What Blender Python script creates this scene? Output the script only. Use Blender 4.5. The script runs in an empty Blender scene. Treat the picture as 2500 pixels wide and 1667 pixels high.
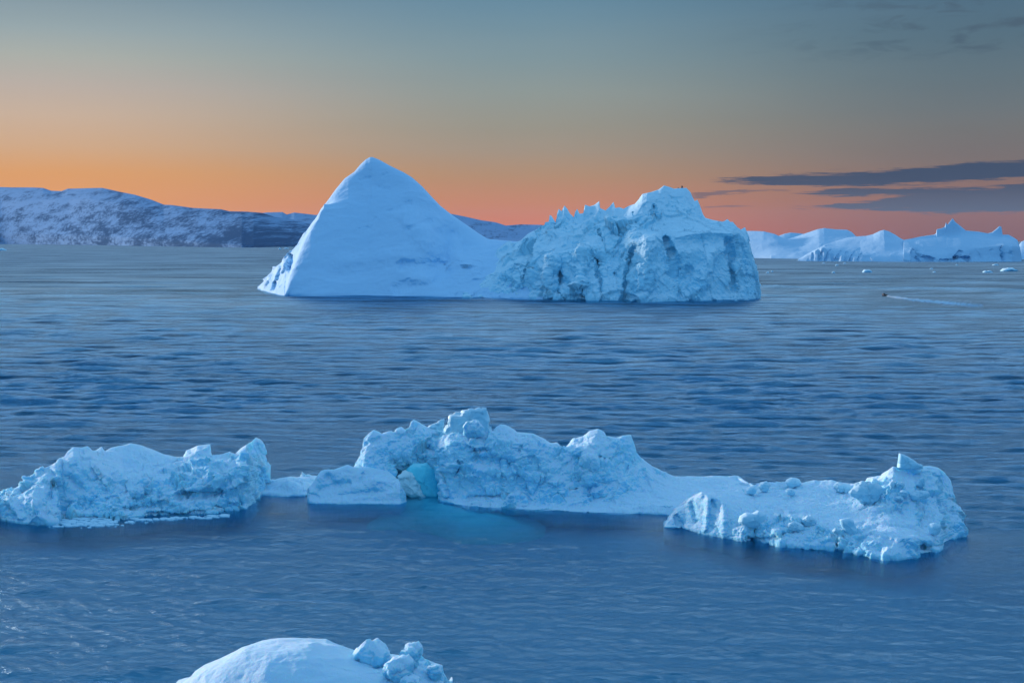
import bpy, math, random
import numpy as np
from mathutils import Vector

C = bpy.context.scene
COL = C.collection
# ------------------------------------------------------------------ camera
H = 30.0                      # eye height above the sea, metres
F = 50.0 / 36.0 * 2500        # focal length in pixels of the 2500 px photograph
CX, CY, HOR = 1250.0, 833.5, 585.0
TH = math.atan((CY - HOR) / F)
cam = bpy.data.cameras.new('camera')
cam.lens = 50; cam.sensor_width = 36; cam.clip_start = 0.5; cam.clip_end = 80000
cam_o = bpy.data.objects.new('camera', cam); COL.objects.link(cam_o)
cam_o.location = (0, 0, H); cam_o.rotation_euler = (math.pi / 2 - TH, 0, 0)
C.camera = cam_o
C.view_settings.view_transform = 'Standard'; C.view_settings.look = 'None'
C.view_settings.exposure = 0.0; C.view_settings.gamma = 1
HAZE = 0.8e-5
C.cycles.max_bounces = 8; C.cycles.volume_bounces = 0; C.cycles.diffuse_bounces = 5; C.cycles.transparent_max_bounces = 12

# ------------------------------------------------------------------ sky
def lin(c):
    return tuple(((v / 255 + 0.055) / 1.055) ** 2.4 if v > 10 else v / 255 / 12.92 for v in c) + (1.0,)

class NT:
    """tiny helper for building node trees"""
    def __init__(s, tree): s.t = tree; s.n = tree.nodes; s.l = tree.links
    def new(s, typ, **kw):
        n = s.n.new(typ)
        for k, v in kw.items(): setattr(n, k, v)
        return n
    def put(s, inp, v):
        if hasattr(v, 'is_output') or hasattr(v, 'links'): s.l.new(v, inp)
        else: inp.default_value = v
    def math(s, op, a, b=None, c=None, clamp=False):
        n = s.new('ShaderNodeMath', operation=op, use_clamp=clamp)
        s.put(n.inputs[0], a)
        if b is not None: s.put(n.inputs[1], b)
        if c is not None: s.put(n.inputs[2], c)
        return n.outputs[0]
    def mix(s, f, a, b, typ='RGBA', blend='MIX'):
        n = s.new('ShaderNodeMix', data_type=typ)
        if typ == 'RGBA': n.blend_type = blend; ia, ib, o = n.inputs[6], n.inputs[7], n.outputs[2]
        else: ia, ib, o = n.inputs[2], n.inputs[3], n.outputs[0]
        s.put(n.inputs[0], f); s.put(ia, a); s.put(ib, b)
        return o
    def ramp(s, f, stops, interp='LINEAR'):
        n = s.new('ShaderNodeValToRGB'); cr = n.color_ramp; cr.interpolation = interp
        while len(cr.elements) < len(stops): cr.elements.new(0.5)
        for e, (p, c) in zip(cr.elements, stops):
            e.position = p; e.color = c if len(c) == 4 else tuple(c) + (1,)
        s.put(n.inputs[0], f); return n.outputs[0]
    def sstep(s, v, a, b):
        n = s.new('ShaderNodeMapRange', interpolation_type='SMOOTHSTEP')
        s.put(n.inputs[0], v); s.put(n.inputs[1], a); s.put(n.inputs[2], b)
        return n.outputs[0]
    def noise(s, vec, scale, detail=4, rough=0.5, dist=0, out='Fac', dim='3D'):
        n = s.new('ShaderNodeTexNoise', noise_dimensions=dim)
        if vec is not None: s.put(n.inputs['Vector'], vec)
        n.inputs['Scale'].default_value = scale; n.inputs['Detail'].default_value = detail
        n.inputs['Roughness'].default_value = rough; n.inputs['Distortion'].default_value = dist
        return n.outputs[out]
    def mapping(s, vec, scale=(1, 1, 1), rot=(0, 0, 0), loc=(0, 0, 0)):
        n = s.new('ShaderNodeMapping'); s.put(n.inputs['Vector'], vec)
        n.inputs['Scale'].default_value = scale; n.inputs['Rotation'].default_value = rot
        n.inputs['Location'].default_value = loc
        return n.outputs[0]

w = bpy.data.worlds.new('World'); C.world = w; w.use_nodes = True
T = NT(w.node_tree); T.n.clear()
tc = T.new('ShaderNodeTexCoord')
sx = T.new('ShaderNodeSeparateXYZ'); T.l.new(tc.outputs['Generated'], sx.inputs[0])
az = T.math('ARCTAN2', sx.outputs[0], sx.outputs[1])             # 0 = where the camera looks, + = right
el = T.math('ARCSINE', sx.outputs[2])
azd = T.math('MULTIPLY', az, 57.2958); eld = T.math('MULTIPLY', el, 57.2958)

def elev(y, base=HOR): return math.degrees(math.atan((base - y) / F))
# elevation axis: ramp position = sqrt-like so the low sky gets more stops;  p = el/90 below
EMAX = 40.0
efac = T.math('DIVIDE', eld, EMAX, clamp=True)
def col_ramp(stops, top):
    st = [(max(elev(y), 0) / EMAX, lin(c)) for y, c in stops][::-1]
    st += [(p / EMAX, c) for p, c in top]
    return T.ramp(efac, st)
BLUE1 = (0.88, 1.12, 1.40, 1); BLUE2 = (0.48, 0.84, 1.20, 1); BLUE3 = (0.17, 0.46, 0.84, 1)
TOP = [(10.6, BLUE1), (23, BLUE1), (32, BLUE2), (39.5, BLUE3)]
left = col_ramp([(0, (124, 149, 164)), (100, (152, 169, 173)), (160, (172, 177, 170)), (230, (190, 177, 166)),
                 (300, (205, 178, 154)), (370, (215, 172, 132)), (430, (229, 161, 94)), (560, (242, 150, 72))], TOP)
mid = col_ramp([(0, (94, 136, 160)), (60, (110, 144, 161)), (150, (126, 150, 157)), (230, (142, 153, 149)),
                (310, (153, 149, 135)), (370, (164, 146, 126)), (430, (182, 140, 104)), (500, (206, 129, 86)), (570, (224, 116, 74))], TOP)
right = col_ramp([(0, (68, 106, 131)), (100, (77, 108, 126)), (200, (91, 112, 122)), (280, (103, 113, 117)),
                  (330, (111, 111, 110)), (400, (121, 108, 104)), (470, (140, 101, 88)), (530, (142, 92, 82)), (580, (134, 80, 74))], TOP)
BP = [(0, (0.14, 0.31, 0.54, 1)), (6, (0.15, 0.37, 0.66, 1)), (14, (0.155, 0.42, 0.76, 1)), (25, (0.17, 0.46, 0.84, 1)), (39.5, BLUE3)]
back = T.ramp(efac, [(p / EMAX, c) for p, c in BP])
m1 = T.mix(T.sstep(azd, -19.0, 1.0), left, mid)
m2 = T.mix(T.sstep(azd, 0.0, 19.0), m1, right)
cosb = T.math('COSINE', az)
skyc = T.mix(T.sstep(cosb, 0.80, 0.15), m2, back)

# dark stratus bank low on the right, in (azimuth, elevation) degrees
cv = T.new('ShaderNodeCombineXYZ'); T.put(cv.inputs[0], azd); T.put(cv.inputs[1], eld)
wob = T.noise(T.mapping(cv.outputs[0], (0.5, 1.6, 1)), 1.0, 5, 0.6)
wob2 = T.noise(T.mapping(cv.outputs[0], (0.9, 11.0, 1), rot=(0, 0, -0.03)), 1.0, 7, 0.7, 0.9)
wob3 = T.noise(T.mapping(cv.outputs[0], (0.35, 7.0, 1), rot=(0, 0, -0.02), loc=(1.7, 3.3, 0)), 1.0, 8, 0.62, 0.5)
def A(x): return math.degrees(math.atan((x - CX) / F))
def cloud_band(pts_top, pts_bot, x0, x1, soft=0.10, amp=0.35):
    """one streak: upper and lower edge as elevation over azimuth, with ragged ends"""
    xs0, xs1 = A(x0), A(x1)
    def edge(pts):
        n = T.new('ShaderNodeFloatCurve'); cu = n.mapping.curves[0]
        while len(cu.points) < len(pts): cu.points.new(0.5, 0.5)
        for q, (x, y) in zip(cu.points, pts):
            q.location = ((A(x) - A(1600)) / (A(2700) - A(1600)), elev(y) / 12.0); q.handle_type = 'AUTO'
        n.mapping.update()
        T.put(n.inputs['Value'], T.math('DIVIDE', T.math('SUBTRACT', azd, A(1600)), A(2700) - A(1600), clamp=True))
        return T.math('MULTIPLY', n.outputs[0], 12.0)
    t, b = edge(pts_top), edge(pts_bot)
    rag = T.math('MULTIPLY', T.math('SUBTRACT', wob2, 0.5), amp)
    e2 = T.math('ADD', eld, rag)
    a = T.sstep(T.math('SUBTRACT', t, e2), 0.0, soft)
    c = T.sstep(T.math('SUBTRACT', e2, b), 0.0, soft)
    m = T.math('MULTIPLY', a, c)
    m = T.sstep(T.math('ADD', m, T.math('MULTIPLY', T.math('SUBTRACT', wob3, 0.5), 2.8)), 0.06, 0.62)
    m = T.math('MULTIPLY', m, T.sstep(T.math('MULTIPLY', a, c), 0.0, 0.15))
    ends = T.math('MULTIPLY', T.sstep(azd, xs0, xs0 + 0.8), T.sstep(azd, xs1 + 3, xs1))
    return T.math('MULTIPLY', m, ends)
bands = [
 cloud_band([(1700, 438), (1800, 429), (1930, 424), (2050, 422), (2200, 414), (2400, 400), (2560, 398)],
            [(1700, 452), (1800, 456), (1930, 463), (2050, 467), (2200, 463), (2400, 455), (2560, 440)], 1690, 2700, 0.30, 0.30),
 cloud_band([(1700, 470), (1950, 468), (2050, 455), (2200, 460), (2350, 458), (2560, 444)],
            [(1700, 480), (1950, 483), (2050, 490), (2200, 489), (2350, 488), (2560, 490)], 1880, 2700, 0.30, 0.40),
 cloud_band([(1700, 503), (1980, 501), (2100, 492), (2200, 474), (2350, 460), (2560, 446)],
            [(1700, 514), (1980, 518), (2100, 523), (2250, 529), (2400, 529), (2560, 529)], 1900, 2700, 0.28, 0.40),
 cloud_band([(1640, 476), (1690, 470), (1750, 465), (1830, 462), (1900, 464)],
            [(1640, 488), (1690, 490), (1750, 482), (1830, 476), (1900, 474)], 1660, 1850, 0.16, 0.25),
 cloud_band([(1640, 507), (1720, 503), (1790, 502), (1860, 506)],
            [(1640, 510), (1720, 511), (1790, 509), (1860, 508)], 1690, 1810, 0.09, 0.10),
 cloud_band([(1900, 424), (1980, 420), (2050, 416), (2100, 417)],
            [(1900, 430), (1980, 428), (2050, 424), (2100, 420)], 1940, 2070, 0.14, 0.2),
]
cm = bands[0]
for i, b in enumerate(bands[1:]):
    b2 = T.math('MULTIPLY', b, [0.95, 0.92, 0.6, 0.5, 0.25][i])
    cm = T.math('MAXIMUM', cm, b2)
cm = T.math('MULTIPLY', cm, 0.93)
cl_col = T.mix(T.sstep(eld, elev(530), elev(440)), lin((66, 88, 114)), lin((40, 63, 94)))
skyc = T.mix(cm, skyc, cl_col)
# thin wisps higher up on the right
w1 = T.noise(T.mapping(cv.outputs[0], (0.55, 2.6, 1), rot=(0, 0, 0.16), loc=(3.1, 7.3, 0)), 1.0, 6, 0.6, 0.5)
w1 = T.sstep(w1, 0.47, 0.68)
up = T.math('MULTIPLY', T.sstep(eld, 6.6, 7.4), T.sstep(eld, 10.5, 8.6))
ar = T.sstep(azd, 7.0, 19.0)
wm = T.math('MULTIPLY', T.math('MULTIPLY', w1, T.math('MULTIPLY', up, ar)), 0.6)
skyc = T.mix(wm, skyc, lin((60, 82, 102)))
# below the horizon: deep water blue (only seen through the sea surface)
skyc = T.mix(T.sstep(eld, -0.3, -1.5), skyc, (0.008, 0.07, 0.135, 1))
skyc = T.mix(0.06, skyc, T.mix(T.noise(T.mapping(cv.outputs[0], (0.06, 0.5, 1)), 1.0, 4, 0.5), (0.05, 0.06, 0.08, 1), (0.6, 0.5, 0.42, 1)))
bg = T.new('ShaderNodeBackground'); T.l.new(skyc, bg.inputs[0]); bg.inputs[1].default_value = 1.0
wo = T.new('ShaderNodeOutputWorld'); T.l.new(bg.outputs[0], wo.inputs[0])

# ------------------------------------------------------------------ sun: low on the left, a little ahead of the camera
SAZ, SEL = math.radians(-58), math.radians(7)
sd = Vector((math.sin(SAZ) * math.cos(SEL), math.cos(SAZ) * math.cos(SEL), math.sin(SEL)))
sun = bpy.data.lights.new('sun', 'SUN'); sun.energy = 4.2; sun.angle = math.radians(6); sun.color = (1.0, 0.84, 0.76)
so = bpy.data.objects.new('sun', sun); COL.objects.link(so)
so.rotation_euler = sd.to_track_quat('Z', 'Y').to_euler(); so.location = (-200, 50, 120)

# ------------------------------------------------------------------ pixel <-> world (used only to lay out real geometry)
cT, sT = math.cos(TH), math.sin(TH)
def ray(px, py):
    px = np.asarray(px, float); py = np.asarray(py, float)
    x = (px - CX) / F; y = -(py - CY) / F
    return x, cT + y * sT, y * cT - sT
def at(px, py, D):
    x, yy, z = ray(px, py); t = D / yy
    return np.stack([x * t, np.broadcast_to(D, np.shape(t)) * 1.0, H + z * t], -1)
def sea_d(px, py):
    x, yy, z = ray(px, py); return -H / z * yy
def proj(P):
    dx, dy, dz = P[..., 0], P[..., 1], P[..., 2] - H
    zc = dy * cT - dz * sT; yc = dy * sT + dz * cT
    return CX + dx / zc * F, CY - yc / zc * F

# ------------------------------------------------------------------ numpy noise
def h32(ix, iy, iz, seed):
    h = (ix.astype(np.uint32) * np.uint32(374761393)) ^ (iy.astype(np.uint32) * np.uint32(668265263)) ^ \
        (iz.astype(np.uint32) * np.uint32(2246822519)) ^ np.uint32((seed * 3266489917) & 0xffffffff)
    h = (h ^ (h >> np.uint32(15))) * np.uint32(2246822519)
    h = (h ^ (h >> np.uint32(13))) * np.uint32(3266489917)
    return h ^ (h >> np.uint32(16))
def rnd(h, k=0):
    h = (h ^ np.uint32((0x9E3779B9 * (k + 1)) & 0xffffffff)) * np.uint32(2654435761)
    h = h ^ (h >> np.uint32(15)); h = h * np.uint32(2246822519); h = h ^ (h >> np.uint32(13))
    return (h & np.uint32(0xffffff)).astype(np.float32) / np.float32(16777215)
def perlin(P, seed=0):
    b = np.floor(P).astype(np.int64); f = (P - b).astype(np.float32)
    u = f * f * f * (f * (f * 6 - 15) + 10)
    out = 0
    for dx in (0, 1):
        wx = u[..., 0] if dx else 1 - u[..., 0]
        for dy in (0, 1):
            wy = u[..., 1] if dy else 1 - u[..., 1]
            for dz in (0, 1):
                wz = u[..., 2] if dz else 1 - u[..., 2]
                h = h32(b[..., 0] + dx, b[..., 1] + dy, b[..., 2] + dz, seed)
                gx = (h & np.uint32(255)).astype(np.float32) / 127.5 - 1
                gy = ((h >> np.uint32(8)) & np.uint32(255)).astype(np.float32) / 127.5 - 1
                gz = ((h >> np.uint32(16)) & np.uint32(255)).astype(np.float32) / 127.5 - 1
                out = out + wx * wy * wz * (gx * (f[..., 0] - dx) + gy * (f[..., 1] - dy) + gz * (f[..., 2] - dz))
    return out * 1.4
def fbm(P, seed=0, octv=4, gain=0.5, ridged=False):
    a, s, o = 1.0, 0.0, 0
    for k in range(octv):
        n = perlin(P * (2.03 ** k) + 17.3 * k, seed + k)
        if ridged: n = 1 - 2 * np.abs(n) * 1.3
        o = o + a * n; s += a; a *= gain
    return o / s
def cells(P, seed=0, jit=0.85):
    b = np.floor(P - 0.5).astype(np.int64)
    f1 = np.full(P.shape[:-1], 9.0, np.float32); f2 = f1.copy()
    idh = np.zeros(P.shape[:-1], np.uint32); off = np.zeros(P.shape, np.float32)
    for dx in (0, 1):
        for dy in (0, 1):
            for dz in (0, 1):
                cx, cy, cz = b[..., 0] + dx, b[..., 1] + dy, b[..., 2] + dz
                h = h32(cx, cy, cz, seed)
                q = np.stack([cx + 0.5 + (rnd(h, 1) - 0.5) * jit, cy + 0.5 + (rnd(h, 2) - 0.5) * jit, cz + 0.5 + (rnd(h, 3) - 0.5) * jit], -1)
                v = (P - q).astype(np.float32); d = np.sqrt((v * v).sum(-1))
                new = d < f1
                f2 = np.where(new, f1, np.minimum(f2, d)); f1 = np.where(new, d, f1)
                idh = np.where(new, h, idh); off = np.where(new[..., None], v, off)
    return f1, f2, idh, off
def facet(P, seed=0):
    """tilted flat facets with steps between them: broken ice"""
    f1, f2, h, v = cells(P, seed)
    n = np.stack([rnd(h, 4) - 0.5, rnd(h, 5) - 0.5, rnd(h, 6) - 0.5], -1) * 2
    return (v * n).sum(-1) + (rnd(h, 7) - 0.5) * 0.8
def lumps(P, seed=0, keep=0.7):
    """rounded snow-covered blocks"""
    f1, f2, h, v = cells(P, seed)
    r = 0.35 + 0.3 * rnd(h, 8)
    return np.sqrt(np.clip(1 - (f1 / r) ** 2, 0, 1)) * (rnd(h, 9) < keep) * r * 1.6
def cracks(P, seed=0, wdt=0.05):
    f1, f2, h, v = cells(P, seed)
    return -np.exp(-(f2 - f1) / wdt)
KIND = {'fbm': lambda P, s: fbm(P, s, 4), 'fbm6': lambda P, s: fbm(P, s, 6, 0.55), 'ridge': lambda P, s: fbm(P, s, 4, 0.5, True),
        'facet': facet, 'lumps': lumps, 'cracks': cracks, 'fine': lambda P, s: fbm(P, s, 2)}
def warp(P, s, amt, seed):
    return P + amt * np.stack([perlin(P / s, seed), perlin(P / s + 31.7, seed + 1), perlin(P / s + 71.9, seed + 2)], -1)
def displacement(P, r, layers):
    d = np.zeros(P.shape[:-1], np.float32)
    for ly in layers:
        kind, scale, amp, seed = ly[:4]
        an = np.array(ly[4]) if len(ly) > 4 and ly[4] is not None else np.ones(3)
        mode = ly[5] if len(ly) > 5 else 'r'
        Q = P if len(ly) < 7 else warp(P, scale * 1.5, ly[6], seed + 50)
        n = KIND[kind](Q / (scale * an), seed)
        m = r if mode == 'r' else (1.0 if mode == 'all' else (1 - r if mode == 'inv' else r * r))
        d += (n * amp * m).astype(np.float32)
    return d

# ------------------------------------------------------------------ objects and tags
def tag(o, label=None, cat=None, group=None, kind=None):
    if label: o['label'] = label
    if cat: o['category'] = cat
    if group: o['group'] = group
    if kind: o['kind'] = kind
    return o
def empty(name, loc, label, cat, group=None):
    o = bpy.data.objects.new(name, None); COL.objects.link(o); o.location = loc; o.empty_display_size = 1
    return tag(o, label, cat, group)
def mesh_obj(name, V, Q, mat, parent=None, attrs=None, smooth=True):
    """V (n,3) float, Q (m,4) int -> object"""
    V = np.asarray(V, np.float32)
    me = bpy.data.meshes.new(name); n, m = len(V), len(Q)
    loc = Vector((0, 0, 0))
    if parent is None:
        c = V.mean(0); c[2] = 0; V = V - c; loc = Vector(c.tolist())
    elif parent.type == 'EMPTY':
        V = V - np.array(parent.location, np.float32)
    me.vertices.add(n); me.vertices.foreach_set('co', V.ravel())
    me.loops.add(m * 4); me.loops.foreach_set('vertex_index', np.asarray(Q, np.int32).ravel())
    me.polygons.add(m); me.polygons.foreach_set('loop_start', np.arange(0, m * 4, 4, dtype=np.int32))
    try: me.polygons.foreach_set('loop_total', np.full(m, 4, np.int32))
    except Exception: pass
    me.polygons.foreach_set('use_smooth', np.full(m, smooth, bool))
    me.update(calc_edges=True); me.validate()
    for k, a in (attrs or {}).items():
        at_ = me.attributes.new(k, 'FLOAT', 'POINT'); at_.data.foreach_set('value', np.asarray(a, np.float32).ravel())
    me.materials.append(mat)
    o = bpy.data.objects.new(name, me); COL.objects.link(o)
    if parent is not None: o.parent = parent
    else: o.location = loc
    return o
def grid_quads(nr, nc):
    i = np.arange(nr - 1)[:, None] * nc + np.arange(nc - 1)[None, :]
    return np.stack([i, i + 1, i + nc + 1, i + nc], -1).reshape(-1, 4)

# ------------------------------------------------------------------ lofted berg: contour lines -> relief with real depth
SURF = {}
def interp_line(line, xs, k):
    a = np.array([p[0] for p in line], float)
    v = np.array([(p[k] if len(p) > k else (1.0 if k == 3 else 0.0)) for p in line], float)
    return np.interp(xs, a, v)
def grid_normals(P):
    du = np.gradient(P, axis=1); dv = np.gradient(P, axis=0)
    n = np.cross(du, dv); l = np.linalg.norm(n, axis=-1, keepdims=True)
    return n / np.maximum(l, 1e-9)
def blur(P, k):
    for ax in (0, 1):
        pad = [(0, 0)] * P.ndim; pad[ax] = (k, k)
        Q = np.pad(P, pad, mode='edge'); n = P.shape[ax]
        P = sum(np.take(Q, np.arange(i, i + n), axis=ax) for i in range(2 * k + 1)) / (2 * k + 1)
    return P
def loft(name, wl, lines, mat, layers, parent=None, back=10.0, foot=1.5, footz=2.0, q=0.5, strokes=(), key=None, backrows=40, smooth_line=0.5, ridge_keep=0.5, endr=0.0, patch=None, rk_rows=14):
    """wl: front waterline [(px,py)], lines: contour lines [(px,py,depth behind the waterline,roughness)] bottom to ridge"""
    x0, x1 = wl[0][0], wl[-1][0]
    # column spacing follows the length of the ridge outline
    dense = np.linspace(x0, x1, 4000)
    arc = np.ones(3999) * (dense[1] - dense[0])
    for ln in lines: arc = np.maximum(arc, np.hypot(dense[1] - dense[0], np.diff(interp_line(ln, dense, 1))) * 0.75)
    cum = np.concatenate([[0], np.cumsum(arc)])
    nc = int(cum[-1] * 0.41 / q) + 2
    xs = np.interp(np.linspace(0, cum[-1], nc), cum, dense)
    wy = np.interp(xs, [p[0] for p in wl], [p[1] for p in wl])
    D0 = sea_d(xs, wy)
    pxm = 1.0 / F
    L, R = [], []
    P0 = at(xs, wy, D0); P0[:, 2] = 0
    ft = P0.copy(); ft[:, 1] -= foot; ft[:, 0] *= (D0 - foot) / D0; ft[:, 2] = -footz * 0.55
    ft2 = P0.copy(); ft2[:, 1] -= min(foot, 0) * 1.6; ft2[:, 0] *= (D0 - min(foot, 0) * 1.6) / D0; ft2[:, 2] = -footz * 1.3; 
    L += [ft2, ft, P0]; r0 = interp_line(lines[0], xs, 3); R += [r0, r0, r0]
    for ln in lines:
        y = interp_line(ln, xs, 1); d = interp_line(ln, xs, 2)
        L.append(at(xs, y, D0 + d)); R.append(interp_line(ln, xs, 3))
    top = L[-1]
    bk = np.interp(xs, np.linspace(x0, x1, 5), [back * 0.3, back, back, back, back * 0.3])
    for fr, fz in ((0.35, 0.7), (0.8, 0.25), (1.0, 0.0), (1.05, -0.3)):
        b = top.copy(); s = (b[:, 1] + bk * fr) / b[:, 1]
        b[:, 0] *= s; b[:, 1] *= s; b[:, 2] = np.maximum(top[:, 2], 0.2) * fz - (footz if fz < 0 else 0); L.append(b); R.append(R[-1])
    L = np.array(L); R = np.array(R)
    nl = len(L); ridge_i = 2 + len(lines)
    # rows per segment from the screen distance of the lines
    rows = []; segs = []
    for k in range(nl - 1):
        if k < 2: n = 4 if k == 0 else 6
        elif k < ridge_i:
            ax, ay = proj(L[k]); bx, by = proj(L[k + 1])
            px_d = np.percentile(np.hypot(ax - bx, ay - by), 90) * 0.41 / q
            dp = np.percentile(np.abs(L[k][:, 1] - L[k + 1][:, 1]) / L[k][:, 1], 80) * F * 0.41 / q * 0.3
            n = int(max(6, px_d, dp))
        else: n = int(backrows / 4)
        segs.append((k, n))
    Pn, Rn, seg_id = [], [], []
    for k, n in segs:
        p0, p1, p2, p3 = L[max(k - 1, 0)], L[k], L[k + 1], L[min(k + 2, nl - 1)]
        ts = np.linspace(0, 1, n, endpoint=False)[:, None, None]
        cr = 0.5 * ((2 * p1) + (-p0 + p2) * ts + (2 * p0 - 5 * p1 + 4 * p2 - p3) * ts ** 2 + (-p0 + 3 * p1 - 3 * p2 + p3) * ts ** 3)
        li = p1 * (1 - ts) + p2 * ts
        sm = smooth_line if 2 <= k < ridge_i else 0.0
        if k == ridge_i - 1: sm *= 0.6
        Pn.append(li * (1 - sm) + cr * sm)
        Rn.append(R[k] * (1 - ts[:, :, 0]) + R[k + 1] * ts[:, :, 0]); seg_id += [k] * n
    P = np.concatenate(Pn); r = np.concatenate(Rn); seg_id = np.array(seg_id)
    # sculpt strokes: push away from (depth > 0) or toward the viewer along the ground, in metres
    sx_, sy_ = proj(P)
    front = ((seg_id >= 1) & (seg_id < ridge_i))[:, None]
    for st in strokes:
        ax, ay, bx, by, wd, dep = st[:6]; sharp = st[6] if len(st) > 6 else 1.0
        jx = fbm(P / (wd * 0.012 * P[..., 1:2] * pxm * 60), 77, 3) * wd * 0.45
        vx, vy = bx - ax, by - ay; LL = vx * vx + vy * vy + 1e-6
        t = np.clip(((sx_ - ax) * vx + (sy_ - ay) * vy) / LL, 0, 1)
        dist = np.hypot(sx_ - ax - vx * t, sy_ - ay - vy * t) + jx
        u = np.clip(1 - dist / wd, 0, 1)
        u = np.clip(u * sharp, 0, 1); u = u * u * (3 - 2 * u)
        mv = u * dep * front
        P[..., 1] += mv
        if len(st) > 7: r = np.clip(r + st[7] * u * front, 0, 1.3)
    Nn = grid_normals(blur(P, 6))
    flip = False
    if (Nn[np.searchsorted(seg_id, 3):np.searchsorted(seg_id, ridge_i), :, 1].mean()) > 0: Nn = -Nn; flip = True
    # soften normals so displacement does not fold at the ridge
    ampmax = sum(abs(l[2]) for l in layers)
    pz = patch if patch else (P[..., 1].min() * 0.016)
    r = r * np.clip(0.72 + 1.5 * fbm(P / pz, 91, 3), 0.12, 1.15)
    big_l = [l for l in layers if abs(l[2]) >= 0.2 * max(abs(x[2]) for x in layers)]; small_l = [l for l in layers if l not in big_l]
    dsp = displacement(P, r, big_l)
    keep = np.ones(P.shape[:2])
    ri = np.searchsorted(seg_id, ridge_i)
    dist_r = np.abs(np.arange(P.shape[0]) - ri)[:, None]
    keep = np.where(dist_r < rk_rows, ridge_keep + (1 - ridge_keep) * dist_r / rk_rows, 1.0)
    P = P + Nn * (dsp * keep)[..., None]
    if small_l:
        Nn = grid_normals(blur(P, 3)) * (-1 if flip else 1)
        P = P + Nn * (displacement(P, r, small_l) * keep)[..., None]
    # close the two ends
    for c in (0, -1):
        m = P[:, c].mean(0); m[2] = -0.5; P[:, c] = P[:, c] * 0.0 + m
    nr, ncol = P.shape[:2]
    V = P.reshape(-1, 3)
    Q = grid_quads(nr, ncol)
    o = mesh_obj(name, V, Q, mat, parent, {'rough': r})
    if key: SURF[key] = (V[:: 1], )
    return o
def surf_at(key, px, py, rad=5):
    V = SURF[key][0]; a, b = proj(V)
    m = (np.abs(a - px) < rad) & (np.abs(b - py) < rad)
    if not m.any(): return None
    W = V[m]; return W[W[:, 1].argmin()]

def blob(name, poly, D, thick, mat, parent=None, layers=(), box=0.75, n=64, r=0.6, back=1.0):
    """block of ice from its outline (pixels at distance D) and its thickness in metres"""
    pts = at(np.array([p[0] for p in poly]), np.array([p[1] for p in poly]), D)
    XZ = pts[:, [0, 2]]; c = XZ.mean(0)
    ang = np.linspace(0, 2 * math.pi, n, endpoint=False)
    rad = np.zeros(n)
    for i, a in enumerate(ang):
        dx, dz = math.cos(a), math.sin(a); best = 0
        for j in range(len(XZ)):
            p, q2 = XZ[j] - c, XZ[(j + 1) % len(XZ)] - c
            e = q2 - p; det = dx * (-e[1]) - dz * (-e[0])
            if abs(det) < 1e-12: continue
            t = (p[0] * (-e[1]) - p[1] * (-e[0])) / det; s_ = (dx * p[1] - dz * p[0]) / det
            if t > 0 and -1e-6 <= s_ <= 1 + 1e-6: best = max(best, t)
        rad[i] = best
    rad = np.where(rad <= 0, np.median(rad), rad)
    m = max(16, n // 2)
    ph = np.linspace(0, math.pi, m)
    rr = (np.sin(ph) ** box)[:, None] * rad[None, :]
    yy = -(np.sign(np.cos(ph)) * np.abs(np.cos(ph)) ** 0.8)[:, None] * thick * (0.7 + 0.3 * np.clip(rad / rad.max(), 0, 1))[None, :]
    X = c[0] + rr * np.cos(ang)[None, :]; Z = c[1] + rr * np.sin(ang)[None, :]
    Yc = D + yy
    P = np.stack([X, Yc, Z], -1)
    P = np.concatenate([P, P[:, :1]], 1)
    Nn = grid_normals(P)
    Nn[:, 0] = Nn[:, -1] = (Nn[:, 0] + Nn[:, -1]); Nn /= np.maximum(np.linalg.norm(Nn, axis=-1, keepdims=True), 1e-9)
    cc = np.array([c[0], D, c[1]])
    if ((P - cc) * Nn).sum(-1).mean() < 0: Nn = -Nn
    Nn[0] = (0, -1, 0); Nn[-1] = (0, 1, 0)
    P = P + Nn * displacement(P, np.ones(P.shape[:2]), layers)[..., None]
    P[:, -1] = P[:, 0]
    nr, nc = P.shape[:2]
    o = mesh_obj(name, P.reshape(-1, 3), grid_quads(nr, nc), mat, parent, {'rough': np.full(nr * nc, r)})
    return o
def oval(cx, cy, rx, ry, rot=0, n=10, seed=0, jag=0.15):
    rg = random.Random(seed + int(cx) * 7 + int(cy))
    out = []
    for i in range(n):
        a = 2 * math.pi * i / n; k = 1 + rg.uniform(-jag, jag)
        x, y = rx * k * math.cos(a), ry * k * math.sin(a)
        c_, s_ = math.cos(rot), math.sin(rot)
        out.append((cx + x * c_ - y * s_, cy + x * s_ + y * c_))
    return out

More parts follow.
